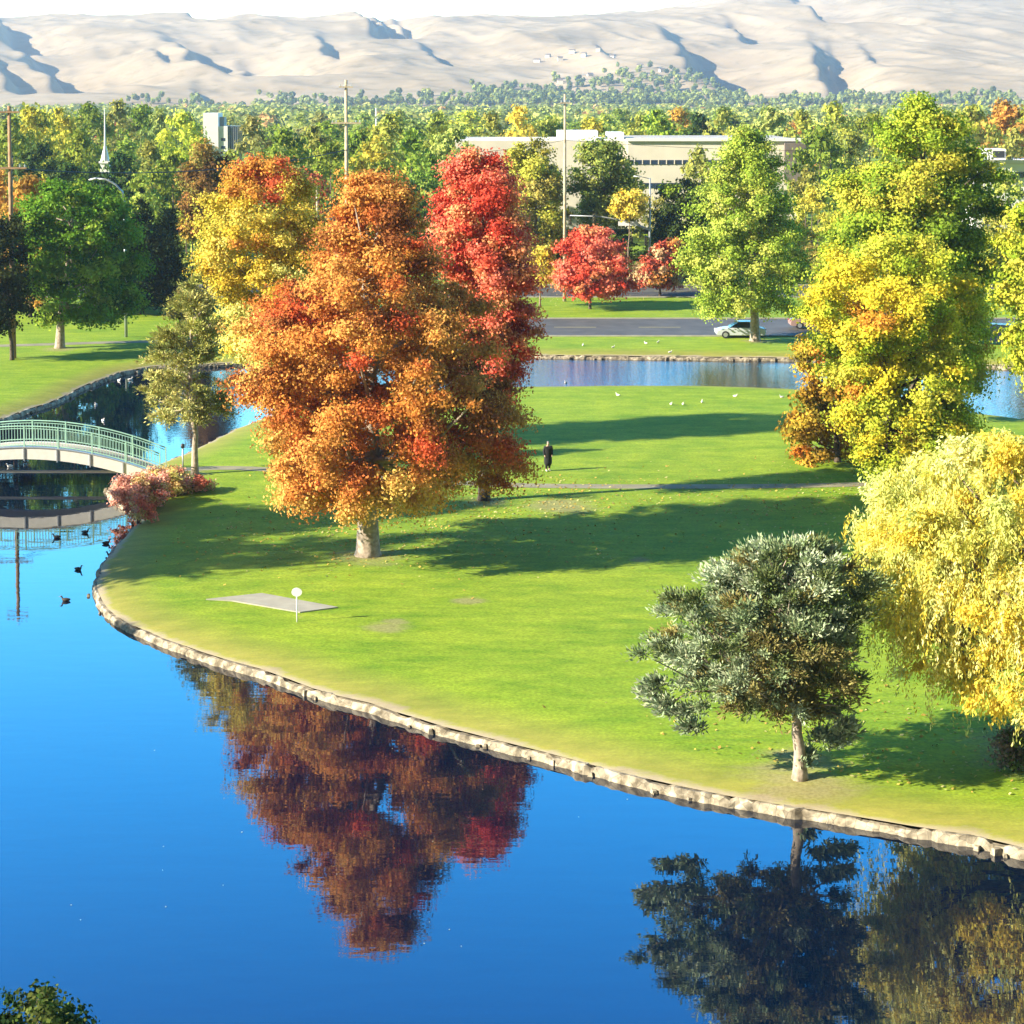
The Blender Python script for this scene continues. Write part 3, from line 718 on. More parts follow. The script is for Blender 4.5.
tree('blue_pine', 'blue green pine with a leaning pale trunk at the water\'s edge', (800, 777),
     [(540, 770, 800), (548, 738, 850), (570, 700, 872), (595, 675, 878), (618, 652, 880), (645, 640, 880), (670, 646, 874), (692, 668, 862), (706, 735, 845)],
     [(.22, .28, .13), (.33, .39, .22), (.12, .15, .05), (.46, .52, .32), (.24, .21, .07), (.36, .31, .1)], 110000, .12, 440, .36, tr=.21, bark='bark_pale', style='needle', seed=10, wts=[.28, .26, .16, .14, .1, .06],
     spots=[(770, 665, 60, 4, .5), (800, 680, 40, 5, .4)], hollow=.15, nlimb=110, lean=(-.02, 0))
# its two low hanging boughs are part of the same tree
bp_ = [o for o in bpy.data.objects if o.name == 'blue_pine'][0]
rng = np.random.default_rng(77)
for (pts, tgt) in (([(800, 700), (740, 690), (690, 692), (664, 706)], [(655, 682), (662, 700), (672, 716), (684, 705), (650, 693), (690, 725)]), ([(797, 690), (815, 700), (838, 716)], [(830, 712), (845, 722), (838, 740), (822, 735), (808, 756), (850, 735)])):
    Y0 = bp_.location.y
    W3 = []
    for (a, b_) in pts:
        x, z = AT(a, b_, Y0); W3.append((x - bp_.location.x, 0, z - G))
    MB().tube(W3, [.07, .05, .035, .02][:len(W3)], 5).build('branch', M['bark'], bp_, True)
    C = np.array([(AT(a, b_, Y0)[0] - bp_.location.x, rng.normal(0, .25), AT(a, b_, Y0)[1] - G) for a, b_ in tgt]); R = np.full(len(C), .34)
    c, A, B, col = leaves_of(rng, C, R, unit(C * [1, 1, 0] + [0, 0, .3]), np.array([(.26, .32, .18), (.38, .44, .27), (.3, .25, .08)]), rng.integers(0, 2, len(C)), 2600, .17, 'needle')
    quads('foliage', c, A, B, col, M['needle'], bp_)
tree('green_ash', 'full bright green tree in front of the road with the silver car', (755, 341),
     [(128, 735, 762), (145, 722, 775), (170, 706, 786), (200, 690, 798), (230, 682, 808), (255, 680, 812), (280, 676, 810), (300, 684, 806), (314, 700, 790)],
     LIME, 120000, .2, 260, .9, tr=.42, bark='bark_pale', seed=11, hollow=.3, nlimb=50, spots=[(722, 273, 10, 3, .3)])
tree('small_red_maple', 'small round scarlet tree standing on the grass before the street', (590, 309),
     [(226, 578, 602), (236, 562, 618), (252, 553, 632), (270, 550, 638), (286, 556, 638), (297, 572, 622)], RED, 26000, .26, 120, .75, tr=.14, bark='bark_dark', seed=12, hollow=.3)
tree('orange_maple', 'low orange and pink tree right of the small scarlet one', (660, 296),
     [(240, 662, 684), (254, 642, 688), (270, 634, 686), (284, 640, 680), (290, 648, 672)], [(.55, .22, .06), (.55, .12, .06), (.6, .4, .2), (.4, .08, .05)], 14000, .28, 60, .8, tr=.13, bark='bark_dark', seed=13)
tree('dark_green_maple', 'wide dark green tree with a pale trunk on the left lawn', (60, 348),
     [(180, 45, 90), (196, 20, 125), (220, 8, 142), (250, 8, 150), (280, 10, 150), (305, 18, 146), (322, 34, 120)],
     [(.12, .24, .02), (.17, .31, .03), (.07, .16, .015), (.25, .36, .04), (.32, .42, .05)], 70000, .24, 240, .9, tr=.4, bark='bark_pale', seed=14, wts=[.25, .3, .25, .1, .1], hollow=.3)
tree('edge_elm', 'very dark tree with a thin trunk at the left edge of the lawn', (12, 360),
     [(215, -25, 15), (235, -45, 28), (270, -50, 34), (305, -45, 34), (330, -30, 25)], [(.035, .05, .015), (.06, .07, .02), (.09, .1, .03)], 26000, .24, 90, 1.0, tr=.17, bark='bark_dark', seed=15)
tree('park_poplar', 'gnarled olive and yellow tree between the tall scarlet tree and the utility pole', (536, 281),
     [(138, 520, 545), (160, 502, 560), (190, 498, 570), (220, 500, 574), (245, 505, 572), (260, 515, 560)], [(.40, .36, .06), (.50, .42, .10), (.28, .26, .04), (.56, .54, .08)], 44000, .27, 110, 1.0, tr=.3, bark='bark', seed=16, wts=[.3, .3, .2, .2], spots=[(515, 165, 25, 3, .8)])
tree('young_yellow_maple', 'small yellow tree tucked left of the small scarlet one', (540, 306),
     [(246, 536, 552), (258, 528, 560), (272, 526, 562), (284, 532, 556)], YELLOW, 7000, .27, 40, .7, tr=.1, bark='bark', seed=17)
tree('grove_linden', 'rounded mid green tree directly in front of the white half of the office building', (606, 279),
     [(140, 588, 618), (152, 572, 632), (175, 566, 640), (200, 566, 640), (225, 572, 636)], [(.24, .30, .06), (.32, .37, .08), (.17, .22, .04), (.38, .4, .09)], 30000, .3, 100, 1.1, tr=.28, bark='bark', seed=18)
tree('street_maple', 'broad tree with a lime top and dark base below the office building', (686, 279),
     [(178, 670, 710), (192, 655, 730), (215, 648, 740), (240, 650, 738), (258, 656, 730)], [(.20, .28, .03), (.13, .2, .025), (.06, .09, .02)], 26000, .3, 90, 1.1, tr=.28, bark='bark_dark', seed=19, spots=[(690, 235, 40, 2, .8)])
tree('golden_honeylocust', 'small golden tree under the traffic signal arm', (628, 285), [(190, 622, 640), (199, 610, 648), (209, 610, 648), (217, 620, 642)], YELLOW, 8000, .3, 40, .8, tr=.12, seed=20)
tree('brown_oak', 'brown and bronze oak left behind the golden yellow tree', (205, 300),
     [(142, 195, 215), (155, 182, 230), (175, 178, 236), (200, 182, 236), (225, 190, 226)], [(.25, .14, .04), (.36, .22, .05), (.14, .08, .03), (.3, .25, .06)], 22000, .3, 80, 1.1, tr=.28, bark='bark_dark', seed=21)
tree('coral_maple', 'small coral orange tree in the shade beside the golden yellow tree', (192, 300), [(192, 186, 200), (204, 178, 212), (222, 176, 214), (240, 180, 210)], [(.55, .25, .08), (.25, .3, .04), (.5, .35, .06)], 8000, .28, 40, .8, tr=.12, seed=22)
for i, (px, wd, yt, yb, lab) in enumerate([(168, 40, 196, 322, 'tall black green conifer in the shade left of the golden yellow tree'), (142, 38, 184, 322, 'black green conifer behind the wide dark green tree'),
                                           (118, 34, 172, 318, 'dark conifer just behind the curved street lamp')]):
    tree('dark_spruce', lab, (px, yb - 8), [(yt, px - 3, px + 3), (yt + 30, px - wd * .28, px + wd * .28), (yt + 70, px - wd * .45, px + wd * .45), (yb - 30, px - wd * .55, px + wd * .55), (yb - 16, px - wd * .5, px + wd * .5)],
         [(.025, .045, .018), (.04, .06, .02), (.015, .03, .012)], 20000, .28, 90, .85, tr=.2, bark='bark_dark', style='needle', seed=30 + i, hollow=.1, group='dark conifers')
tree('shade_shrub', 'low olive brown shrub at the foot of the golden yellow tree by the channel', (190, 330), [(282, 182, 198), (296, 168, 210), (312, 166, 214), (322, 172, 208)], [(.12, .13, .04), (.18, .16, .05), (.22, .2, .05)], 8000, .22, 40, .7, tr=.1, seed=33)
# shrubs at the bridge end
SH = [(.80, .40, .28), (.82, .58, .24), (.80, .24, .14), (.72, .64, .2), (.72, .38, .2)]
tree('shrub', 'pinkish shrub spilling over the bank right of the footbridge', (132, 505), [(475, 124, 155), (482, 110, 168), (494, 106, 172), (507, 112, 162)], SH, 14000, .12, 50, .38, tr=.05, seed=40, cat='shrub', nlimb=20, wts=[.5, .2, .15, .1, .05])
tree('shrub', 'yellow orange shrub under the bridge railing end', (162, 494), [(469, 150, 180), (476, 142, 192), (488, 142, 192), (493, 150, 182)], SH, 9500, .12, 45, .36, tr=.05, seed=41, cat='shrub', nlimb=20, wts=[.15, .45, .05, .3, .05])
tree('shrub', 'small reddish shrub at the foot of the slender pine', (192, 491), [(475, 184, 200), (481, 174, 214), (489, 174, 212)], SH, 4500, .12, 26, .3, tr=.04, seed=42, cat='shrub', nlimb=12, wts=[.25, .25, .25, .15, .1])
tree('shrub', 'bright red low shrub at the water below the pinkish one', (140, 519), [(496, 130, 152), (506, 120, 160), (518, 126, 156)], SH, 5000, .11, 22, .3, tr=.04, seed=43, cat='shrub', nlimb=12, wts=[.15, .1, .65, .05, .05])
# twiggy bush below the willow
tree('twiggy_bush', 'grey leafless twiggy bush under the willow at the right edge', (1012, 770), [(728, 995, 1035), (740, 985, 1045), (755, 985, 1048), (768, 995, 1040)], [(.28, .22, .16), (.2, .15, .11), (.1, .14, .04)], 2600, .1, 40, .4, tr=.06, bark='bark_dark', seed=44, cat='shrub', nlimb=40)
# near-bank shrub whose top shows at the lower left
tree('bank_shrub', 'dark green shrub with a few yellow flower heads at the lower left corner', (-9.6, 37.5, 0), [(4.35, -.1, .25), (3.9, -.7, .5), (3.3, -1.2, 1.2), (2.3, -1.6, 1.8), (1.0, -1.4, 1.4)],
     [(.03, .06, .02), (.06, .1, .02), (.4, .3, .08), (.1, .12, .03)], 9000, .1, 60, .35, tr=.08, bark='bark_dark', seed=45, cat='shrub', wts=[.45, .3, .05, .2])
# trees on the west bank, outside the frame: their long shadows lie over the point
for i, (x, y, h, r) in enumerate([(-46, 69.5, 14.5, 3.6), (-46, 79.5, 22, 4.4), (-45, 87.5, 24, 4.9), (-58, 83.5, 26, 5.2)]):
    tree('bank_maple', f'west bank tree {["nearest the building", "in the middle of the row", "nearest the footbridge", "standing back from the shore"][i]}', (x, y, 0),
         [(h, -.5, .5), (h * .85, -r * .6, r * .6), (h * .6, -r, r), (h * .35, -r * .9, r * .9), (h * .22, -r * .5, r * .5)], GREEN, 16000, .35, 80, 1.1, tr=.3, seed=50 + i, group='west bank trees')

# ------------------------------------------------------------------ city trees (individuals)
protos = []
rngp = np.random.default_rng(9)
for k, (prof, nl) in enumerate([([(0, .4), (.2, .85), (.45, 1), (.7, .85), (.9, .5), (1, .15)], 2600), ([(0, .5), (.15, .9), (.4, 1), (.75, .7), (1, .12)], 2600), ([(0, .7), (.25, 1), (.6, .95), (.85, .7), (1, .3)], 3000),
                                ([(0, .8), (.3, .95), (.7, .8), (1, .2)], 2600), ([(0, .6), (.3, 1), (.7, .8), (1, .25)], 2800)]):
    z = rngp.random(70); wv = np.interp(z, [p[0] for p in prof], [p[1] for p in prof])
    R = rngp.uniform(.1, .2, 70); th = rngp.uniform(0, 6.28, 70); rad = .3 + .7 * rngp.random(70) ** .6
    e = np.maximum(wv - R, .02) * rad
    C = np.stack([np.cos(th) * e * .5, np.sin(th) * e * .5, .12 + z * 1.05], 1)
    out = unit(np.stack([np.cos(th), np.sin(th), z - .4], 1))
    c, A, B, col = leaves_of(rngp, C, R * .55, out, np.array([(1, 1, 1), (.8, .85, .8), (1.1, 1.05, 1.0), (.62, .7, .7)]), rngp.integers(0, 4, 70), int(nl * 1.2), .042)
    col = np.clip(col, .2, 1.4)
    o = quads('crown', c, A, B, col, M['leaf']); 
    t = MB().tube([(0, 0, -.02), (0, 0, .3), (.01, 0, .9)], [.022, .016, .004], 6).build('trunk', M['bark_dark'], None, True)
    protos.append((o, t))
used = set()
CITYC = {'green': (.30, .37, .05), 'olive': (.38, .37, .08), 'yellow green': (.46, .50, .09), 'yellow': (.74, .62, .09), 'dark green': (.07, .12, .03), 'orange': (.68, .36, .08), 'rust red': (.62, .16, .08), 'pale green': (.44, .48, .12)}
marks = [(9, 'the brown left edge pole'), (104, 'the white steeple'), (218, 'the white tower block'), (346, 'the tall pale utility pole'), (480, 'the tall scarlet tree'), (565, 'the slim utility pole'), (690, 'the long beige office building'), (755, 'the full bright green tree'), (905, 'the tallest yellow green tree'), (1000, 'the white retail building')]
labn = {}; cityt = []
def city_tree(px, ytop, Y, wpx, colname, k=None, lab=None, name='city_tree', cat='tree', group='city trees behind the park'):
    k = rngp.integers(0, len(protos)) if k is None else k
    x, zt = AT(px, ytop, Y); h = zt - G; wd = max(wpx * Y / F, h * .68)
    if lab is None:
        mx, mn = min(marks, key=lambda q: abs(q[0] - px))
        side = 'directly behind' if abs(px - mx) < 12 else ('left of' if px < mx else 'right of')
        dist = 'nearest row' if Y < 290 else 'middle rows' if Y < 450 else 'far rows'
        size = 'broad' if wd > h * .85 else 'slender' if wd < h * .55 else 'rounded'
        lab = f'{size} {colname} city tree, {dist}, {side} {mn}'
    labn.setdefault(lab, []).append(((px if name != 'city_tree' else Y), len(cityt)))
    r = empty(name, (x, Y, G), lab, cat, group, float(rngp.uniform(0, 6.28)))
    cityt.append(r)
    base = np.array(CITYC[colname]) * rngp.uniform(.85, 1.15) * (1 + rngp.normal(0, .06, 3))
    for src in protos[k]:
        key = (k, src.name)
        if key in used: o = link(src.copy())
        else: o = src; used.add(key)
        o.parent = r; o.scale = (wd, wd, h / 1.22)
        if src is protos[k][0]: o.color = (*[float(v) for v in np.clip(base, 0, 1)], 1)
    return r
hand = [(30, 105, 330, 46, 'yellow'), (58, 106, 340, 34, 'yellow'), (12, 112, 300, 40, 'green'), (88, 102, 360, 50, 'green'), (118, 100, 380, 46, 'olive'), (140, 104, 400, 34, 'green'), (160, 108, 380, 34, 'pale green'), (182, 110, 330, 42, 'yellow'),
        (80, 130, 260, 70, 'green'), (40, 140, 250, 60, 'dark green'), (120, 150, 250, 60, 'dark green'), (150, 140, 262, 46, 'olive'), (92, 165, 245, 60, 'dark green'), (70, 160, 240, 60, 'dark green'), (28, 172, 188, 76, 'orange'), (-4, 170, 190, 50, 'orange'), (140, 172, 236, 24, 'yellow green'), (172, 150, 255, 30, 'green'),
        (252, 116, 300, 56, 'pale green'), (285, 126, 270, 52, 'green'), (312, 124, 285, 46, 'olive'), (330, 140, 260, 46, 'green'), (316, 172, 232, 34, 'rust red'), (336, 195, 226, 40, 'dark green'), (365, 128, 300, 40, 'green'), (392, 112, 290, 60, 'yellow green'), (375, 135, 260, 46, 'yellow'), (412, 130, 268, 46, 'green'), (438, 112, 320, 50, 'yellow green'),
        (455, 124, 285, 42, 'pale green'), (428, 150, 250, 50, 'green'), (518, 106, 330, 44, 'yellow'), (548, 115, 335, 24, 'yellow green'), (490, 110, 350, 40, 'olive'), (592, 117, 345, 26, 'yellow'), (470, 125, 330, 40, 'yellow green'),
        (655, 108, 340, 50, 'green'), (678, 106, 380, 28, 'orange'), (700, 112, 350, 46, 'dark green'), (725, 106, 370, 44, 'yellow green'), (640, 112, 360, 44, 'yellow green'), (770, 106, 360, 50, 'pale green'), (800, 108, 345, 60, 'yellow green'), (832, 100, 330, 60, 'yellow green'), (820, 125, 270, 60, 'green'), (806, 165, 250, 44, 'olive'), (700, 145, 280, 20, 'olive'),
        (812, 185, 235, 34, 'yellow'), (1005, 100, 340, 44, 'orange'), (975, 104, 330, 44, 'yellow green'), (1030, 108, 345, 40, 'yellow'), (1000, 200, 230, 50, 'yellow green'), (955, 118, 300, 40, 'olive'), (1015, 128, 318, 40, 'olive'), (870, 112, 320, 40, 'green')]
hand += [(478, 152, 282, 50, 'olive'), (512, 150, 284, 50, 'yellow green'), (545, 156, 280, 46, 'green'), (632, 168, 282, 40, 'olive'), (745, 160, 284, 50, 'yellow green'), (665, 188, 262, 44, 'olive'), (725, 190, 262, 50, 'yellow green'),
         (25, 232, 198, 70, 'dark green'), (95, 236, 200, 60, 'dark green'), (135, 232, 196, 60, 'dark green'), (170, 240, 202, 50, 'dark green'), (60, 225, 205, 60, 'dark green'), (215, 235, 215, 50, 'olive'), (186, 205, 212, 34, 'olive'), (200, 215, 224, 50, 'dark green'), (320, 215, 222, 60, 'dark green'), (500, 235, 226, 60, 'dark green'),
         (530, 225, 232, 50, 'olive'), (560, 236, 226, 46, 'green'), (620, 232, 224, 60, 'dark green'), (650, 244, 222, 40, 'dark green'), (710, 225, 226, 60, 'dark green'), (745, 215, 232, 60, 'green'), (800, 222, 232, 60, 'yellow'), (815, 250, 222, 50, 'olive'), (1010, 170, 250, 56, 'yellow green'), (1000, 230, 224, 50, 'olive'), (580, 228, 235, 50, 'dark green'), (675, 215, 238, 44, 'dark green'),
         (230, 150, 250, 50, 'yellow green'), (352, 190, 232, 60, 'olive'), (385, 160, 246, 60, 'green'), (410, 180, 236, 60, 'dark green')]
for a in hand: city_tree(*a[:5])
for i, px in enumerate(list(range(500, 830, 24)) + list(range(100, 345, 26)) + [960, 990, 1020]):
    where = 'behind the small scarlet tree' if px < 640 else 'behind the full bright green tree' if px < 840 else 'by the right edge'
    if px < 400: where = 'behind the golden yellow tree'
    city_tree(px, float(rngp.uniform(240, 258)), float(rngp.uniform(221, 226)), 52, ['dark green', 'olive', 'dark green', 'green'][i % 4], 2, f'low street shrub {where}, one of the dark hedge row', 'street_shrub', 'shrub', 'shrubs along the street')
names = list(CITYC); pw = [.19, .17, .27, .09, .05, .04, .01, .18]
for i in range(175):
    Y = float(rngp.uniform(345, 720)); px = float(rngp.uniform(-25, 1050))
    if 195 < px < 245 and Y < 600: continue
    if 455 < px < 810 and Y < 350: continue
    zt = rngp.uniform(9, 17.2) if Y < 450 else rngp.uniform(11, 18.5)
    wd = rngp.uniform(12, 20); yt = YH + (ZC - zt) * F / Y
    city_tree(px, yt, Y, wd * F / Y, str(rngp.choice(names, p=pw)))

for lab, q in labn.items():
    if len(q) > 1:
        q.sort()
        for k, (_, i) in enumerate(q):
            if cityt[i].name.startswith('street'):
                cityt[i]['label'] = lab.replace('low street shrub', ['leftmost', 'second', 'third', 'fourth', 'fifth', 'sixth', 'seventh', 'eighth', 'ninth', 'tenth', 'eleventh'][k] + ' from the left low street shrub').replace(', one of the dark hedge row', '')
            else: cityt[i]['label'] = lab + (', nearest one' if k == 0 else ', farthest one' if k == len(q) - 1 else [', second nearest', ', third nearest', ', fourth nearest', ', fifth nearest'][k - 1])
# far wood: one mass
rf = np.random.default_rng(12)
NT = 3600
Y = rf.uniform(690, 1900, NT); X = rf.uniform(-.30, .30, NT) * Y
hh = rf.uniform(8, 15, NT)
zb = np.where(Y > 1960, [float(hill_z(x, y)) for x, y in zip(X, Y)], G)
pxs = 512 + F * X / Y
# trees climb the slope only in places
extra = 1200; Xe, Ye = [], []
while len(Xe) < extra:
    px = rf.uniform(120, 1030) if len(Xe) % 4 else rf.uniform(470, 770); py = rf.uniform(60, 109)
    lim = 105 if px < 250 else 100 if px < 470 else 95 if px < 600 else 90 if px < 745 else 101 if px < 840 else 97
    if py < lim + rf.uniform(-4, 6) - (13 * rf.random() ** 3 if 500 < px < 740 else 0): continue
    x, y = hit(px, py); Xe.append(x); Ye.append(y + rf.uniform(-15, 15))
X = np.concatenate([X, Xe]); Y = np.concatenate([Y, Ye]); zb = np.concatenate([zb, [float(hill_z(x, y)) for x, y in zip(Xe, Ye)]]); hh = np.concatenate([hh, rf.uniform(5, 10, extra)])
n = len(X); m_ = 70
palf = np.array([(.26, .32, .08), (.34, .38, .10), (.46, .48, .12), (.15, .19, .07), (.56, .52, .14), (.55, .33, .13)])
ti = rf.choice(6, n, p=[.32, .26, .2, .14, .05, .03])
ti = np.where(np.arange(n) >= NT, rf.choice([0, 3, 1], n), ti)
d = unit(rf.normal(size=(n, m_, 3)).reshape(-1, 3)).reshape(n, m_, 3)
wr = hh * rf.uniform(.28, .45, n)
cx = np.repeat(np.stack([X, Y, zb + hh * .6], 1)[:, None], m_, 1) + d * np.stack([wr, wr, hh * .42], 1)[:, None, :] * (rf.random((n, m_, 1)) ** .3)
nn = unit((d + rf.normal(0, .35, d.shape)).reshape(-1, 3)); aa = unit(np.cross(nn, rf.normal(size=nn.shape))); bb = np.cross(nn, aa)
sz = np.repeat((1.0 + Y / 2600), m_)[:, None] * rf.uniform(.7, 1.3, (n * m_, 1))
colf = np.repeat(palf[ti] * rf.uniform(.8, 1.2, (n, 1)), m_, 0) * rf.uniform(.75, 1.25, (n * m_, 1))
fw = quads('far_wood', cx.reshape(-1, 3), aa * sz, bb * sz * .8, colf, M['leaf'])
tag(fw, 'distant green wood covering the plain and the foot of the hills', 'wood', kind='stuff')

# fallen leaves on the lawn
nl = 5200
fl = []
for (px, py, s, k) in [(368, 540, 6, 1200), (490, 500, 5, 700), (883, 500, 8, 1300), (590, 300, 5, 300), (1000, 730, 5, 500), (800, 770, 3, 300), (560, 505, 9, 900)]:
    x, y = P(px, py); q = rf.normal(0, s, (k, 2)); q[:, 1] *= .6; fl.append(np.array([x, y]) + q)
fl = np.vstack(fl); ok = ~inside(fl[:, 0], fl[:, 1], pond) & (shore_dist(fl[:, 0], fl[:, 1]) > 2.4); fl = fl[ok]; n = len(fl)
c = np.column_stack([fl, np.full(n, G + .03)]); nn = unit(np.array([0, 0, 1]) + rf.normal(0, .35, (n, 3))); aa = unit(np.cross(nn, rf.normal(size=(n, 3)))); bb = np.cross(nn, aa)
s_ = rf.uniform(.04, .1, (n, 1)); pc = np.array([(.6, .45, .1), (.5, .3, .08), (.55, .5, .2)])[rf.integers(0, 3, n)]
tag(quads('fallen_leaves', c, aa * s_, bb * s_ * .7, pc, M['leaf']), 'scattered fallen leaves on the lawn under the trees', 'leaves', kind='stuff')

# drift of leaves on the water
q = np.column_stack([rf.uniform(-13, 4, 34), rf.uniform(49, 78, 34)]); q = q[inside(q[:, 0], q[:, 1], pond)]; n = len(q)
c = np.column_stack([q, np.full(n, .012)]); nn = unit(np.array([0, 0, 1]) + rf.normal(0, .08, (n, 3))); aa = unit(np.cross(nn, rf.normal(size=(n, 3)))); bb = np.cross(nn, aa); s_ = rf.uniform(.015, .035, (n, 1))
tag(quads('floating_leaves', c, aa * s_, bb * s_ * .7, np.tile([.6, .55, .35], (n, 1)), M['leaf']), 'a few small leaves floating on the open pond', 'leaves', kind='stuff')

# ------------------------------------------------------------------ footbridge
BX = (AT(28, 440, 109)[0]); HALF = (AT(163, 440, 109)[0] - BX); BYn, BYf = 108.1, 110.1
RISE, ZE = 1.62, .72
def dz(x): return ZE + RISE * (1 - ((x - BX) / HALF) ** 2)
br = empty('footbridge', (BX, 109.1, 0), 'arched white footbridge with mint green railings over the channel', 'bridge')
def ch(mb, name, mt, par=None, **k):
    o = mb.build(name, M[mt], par or br, **k); 
    o.matrix_parent_inverse = br.matrix_basis.inverted() if par is None else o.matrix_parent_inverse
    if par is not None: o.matrix_parent_inverse = (br.matrix_basis).inverted()
    return o
N = 36; xs = [BX - HALF + 2 * HALF * i / N for i in range(N + 1)]
def slab(y0, y1, top, bot):
    mb = MB(); vs = []; fs = []
    for x in xs:
        vs += [(x, y0, dz(x) + bot*.85), (x, y1, dz(x) + bot*.85), (x, y1, dz(x) + top), (x, y0, dz(x) + top)]
    for i in range(N):
        a = i * 4; b_ = a + 4
        for k in range(4): fs.append((a + k, a + (k + 1) % 4, b_ + (k + 1) % 4, b_ + k)[::-1])
    fs += [(0, 1, 2, 3), (4 * N + 3, 4 * N + 2, 4 * N + 1, 4 * N)]
    return mb.add(vs, fs)
ch(slab(BYn + .16, BYf - .16, 0, -.18), 'deck', 'concrete')
ch(slab(BYn - .05, BYn + .15, .03, -.74), 'beam', 'beam'); ch(slab(BYf - .15, BYf + .05, .03, -.74), 'beam', 'beam')
ch(slab(BYn - .09, BYn + .19, .09, .034), 'beam_cap', 'steel')
def railing(y):
    rp = ch(MB().tube([(x, y, dz(x) + 1.27) for x in xs], .04, 6), 'top_rail', 'mint', smooth=True)
    ch(MB().tube([(x, y, dz(x) + .17) for x in xs], .03, 6), 'bottom_rail', 'mint', smooth=True)
    ch(MB().tube([(x, y, dz(x) + 1.13) for x in xs], .025, 6), 'middle_rail', 'mint', smooth=True)
    mb = MB(); x = BX - HALF + .15
    while x < BX + HALF - .1:
        mb.box((x, y, dz(x) + .65), (.024, .024, .96)); x += .17
    ch(mb, 'balusters', 'mint')
    k = -4
    for k in range(-4, 5):
        x = BX + k * HALF / 4 * .995
        ch(MB().box((x, y, dz(x) + .62), (.075, .075, 1.38)), 'post', 'mint')
railing(BYn + .05); railing(BYf - .05)
for k in range(-4, 5):
    x = BX + (k + .0) * HALF / 4 * .97
    ch(MB().box((x, BYn - .075, dz(x) - .35), (.07, .05, .72)), 'beam_rib', 'steel')
for s in (-1, 1):
    x = BX + s * (HALF + .35)
    ch(MB().box((x, 109.1, .2), (1.1, 2.5, 1.0)), 'abutment', 'concrete', bevel=.04)
# pipe under the bridge
mb = MB(); xe = AT(116, 480, 109)[0]
tag(mb.tube([(-36.5, 109.1, .78), (xe + 1.0, 109.1, .78)], .09, 8).build('pipe', M['beam'], None, True), 'thin pale pipe crossing the water beneath the footbridge', 'pipe')
# bollard light at the bridge end
x, y = P(183, 473)
bl = empty('path_light', (x, y, G), 'slim post light beside the path at the bridge end', 'path light')
MB().tube([(0, 0, 0), (0, 0, 1.45)], .045, 8).build('post', M['steel'], bl, True)
MB().tube([(0, 0, 1.45), (0, 0, 1.5), (0, 0, 1.68), (0, 0, 1.74)], [.05, .12, .12, .03], 10).build('lamp_head', M['dark'], bl, True)
# round white sign
x, y = P(297, 622)
sg = empty('sign_post', (x, y, G), 'small white sign on a thin white post in front of the concrete slab', 'sign')
MB().tube([(0, 0, -.1), (0, 0, 1.15)], .028, 8).build('post', M['white'], sg, True)
MB().tube([(0, -.03, 1.27), (0, .03, 1.27)], .2, 20, sq=(1.1, .9)).build('sign_plate', M['white'], sg)

# ------------------------------------------------------------------ poles, lamps, signals
def pole(name, px, ytop, Y, r, mt, label, arms, tilt=0):
    x, zt = AT(px, ytop, Y); h = zt - G
    r0 = empty(name, (x, Y, G), label, 'utility pole', 'utility poles')
    MB().tube([(0, 0, -.5), (tilt * h, 0, h)], [r, r * .6], 10).build('pole', M[mt], r0, True)
    for (ya, xl, xr, th) in arms:
        _, za = AT(px, ya, Y); za -= G
        a = (xl - px) * Y / F; b_ = (xr - px) * Y / F
        MB().box(((a + b_) / 2, -r * .9, za), (b_ - a, th, th)).build('crossarm', M[mt], r0)
        for q in (a + .15, a + .55, b_ - .55, b_ - .15):
            MB().tube([(q, -r * .9, za + th / 2), (q, -r * .9, za + th / 2 + .22)], [.06, .045], 6).build('insulator', M['steel'], r0)
    return r0
pole('utility_pole', 9, 106, 158, .24, 'wood', 'brown wooden utility pole at the left edge of the photo', [(168, -8, 26, .16), (112, -2, 20, .14)], tilt=.0)
pole('utility_pole', 346, 80, 200, .26, 'wood_pale', 'tallest pale utility pole, with a wide crossarm, behind the orange tree', [(123, 331, 361, .16), (87, 339, 353, .14)])
pole('utility_pole', 565, 94, 202, .2, 'wood_pale', 'slim pale utility pole in front of the office building', [(103, 560, 571, .12)])
pole('utility_pole', 376, 108, 420, .2, 'white', 'short white pole far back in the wood', [(118, 374, 378, .1)])
def cable(a, b_, sag, r, label):
    a, b_ = Vector(a), Vector(b_); pts = [a.lerp(b_, t / 20) + Vector((0, 0, -sag * 4 * (t / 20) * (1 - t / 20))) for t in range(21)]
    tag(MB().tube(pts, r, 5).build('cable', M['dark'], None), label, 'cable', 'overhead cables')
lp = AT(9, 168, 158); mp_ = AT(346, 150, 200); rp_ = AT(565, 140, 202); mt_ = AT(346, 123, 200); lt_ = AT(9, 112, 158); rt_ = AT(565, 103, 202)
cable((lp[0], 157.8, lp[1]), (mp_[0], 199.8, mp_[1]), 1.2, .05, 'thick overhead cable from the left edge pole to the tallest pole')
cable((lp[0] - 60, 157.8, lp[1]), (lp[0], 157.8, lp[1]), .8, .05, 'overhead cable leaving the frame from the left edge pole')
cable((mp_[0], 199.8, mp_[1]), (rp_[0], 201.8, rp_[1]), .9, .02, 'thin lower cable between the tallest and the slim pole')
cable((mt_[0], 199.8, mt_[1]), (rt_[0], 201.8, rt_[1]), .9, .015, 'thin upper cable between the tallest and the slim pole')
cable((rp_[0], 201.8, rp_[1]), (rp_[0] + 60, 203, rp_[1]), 1.2, .02, 'thin cable running right from the slim pole')
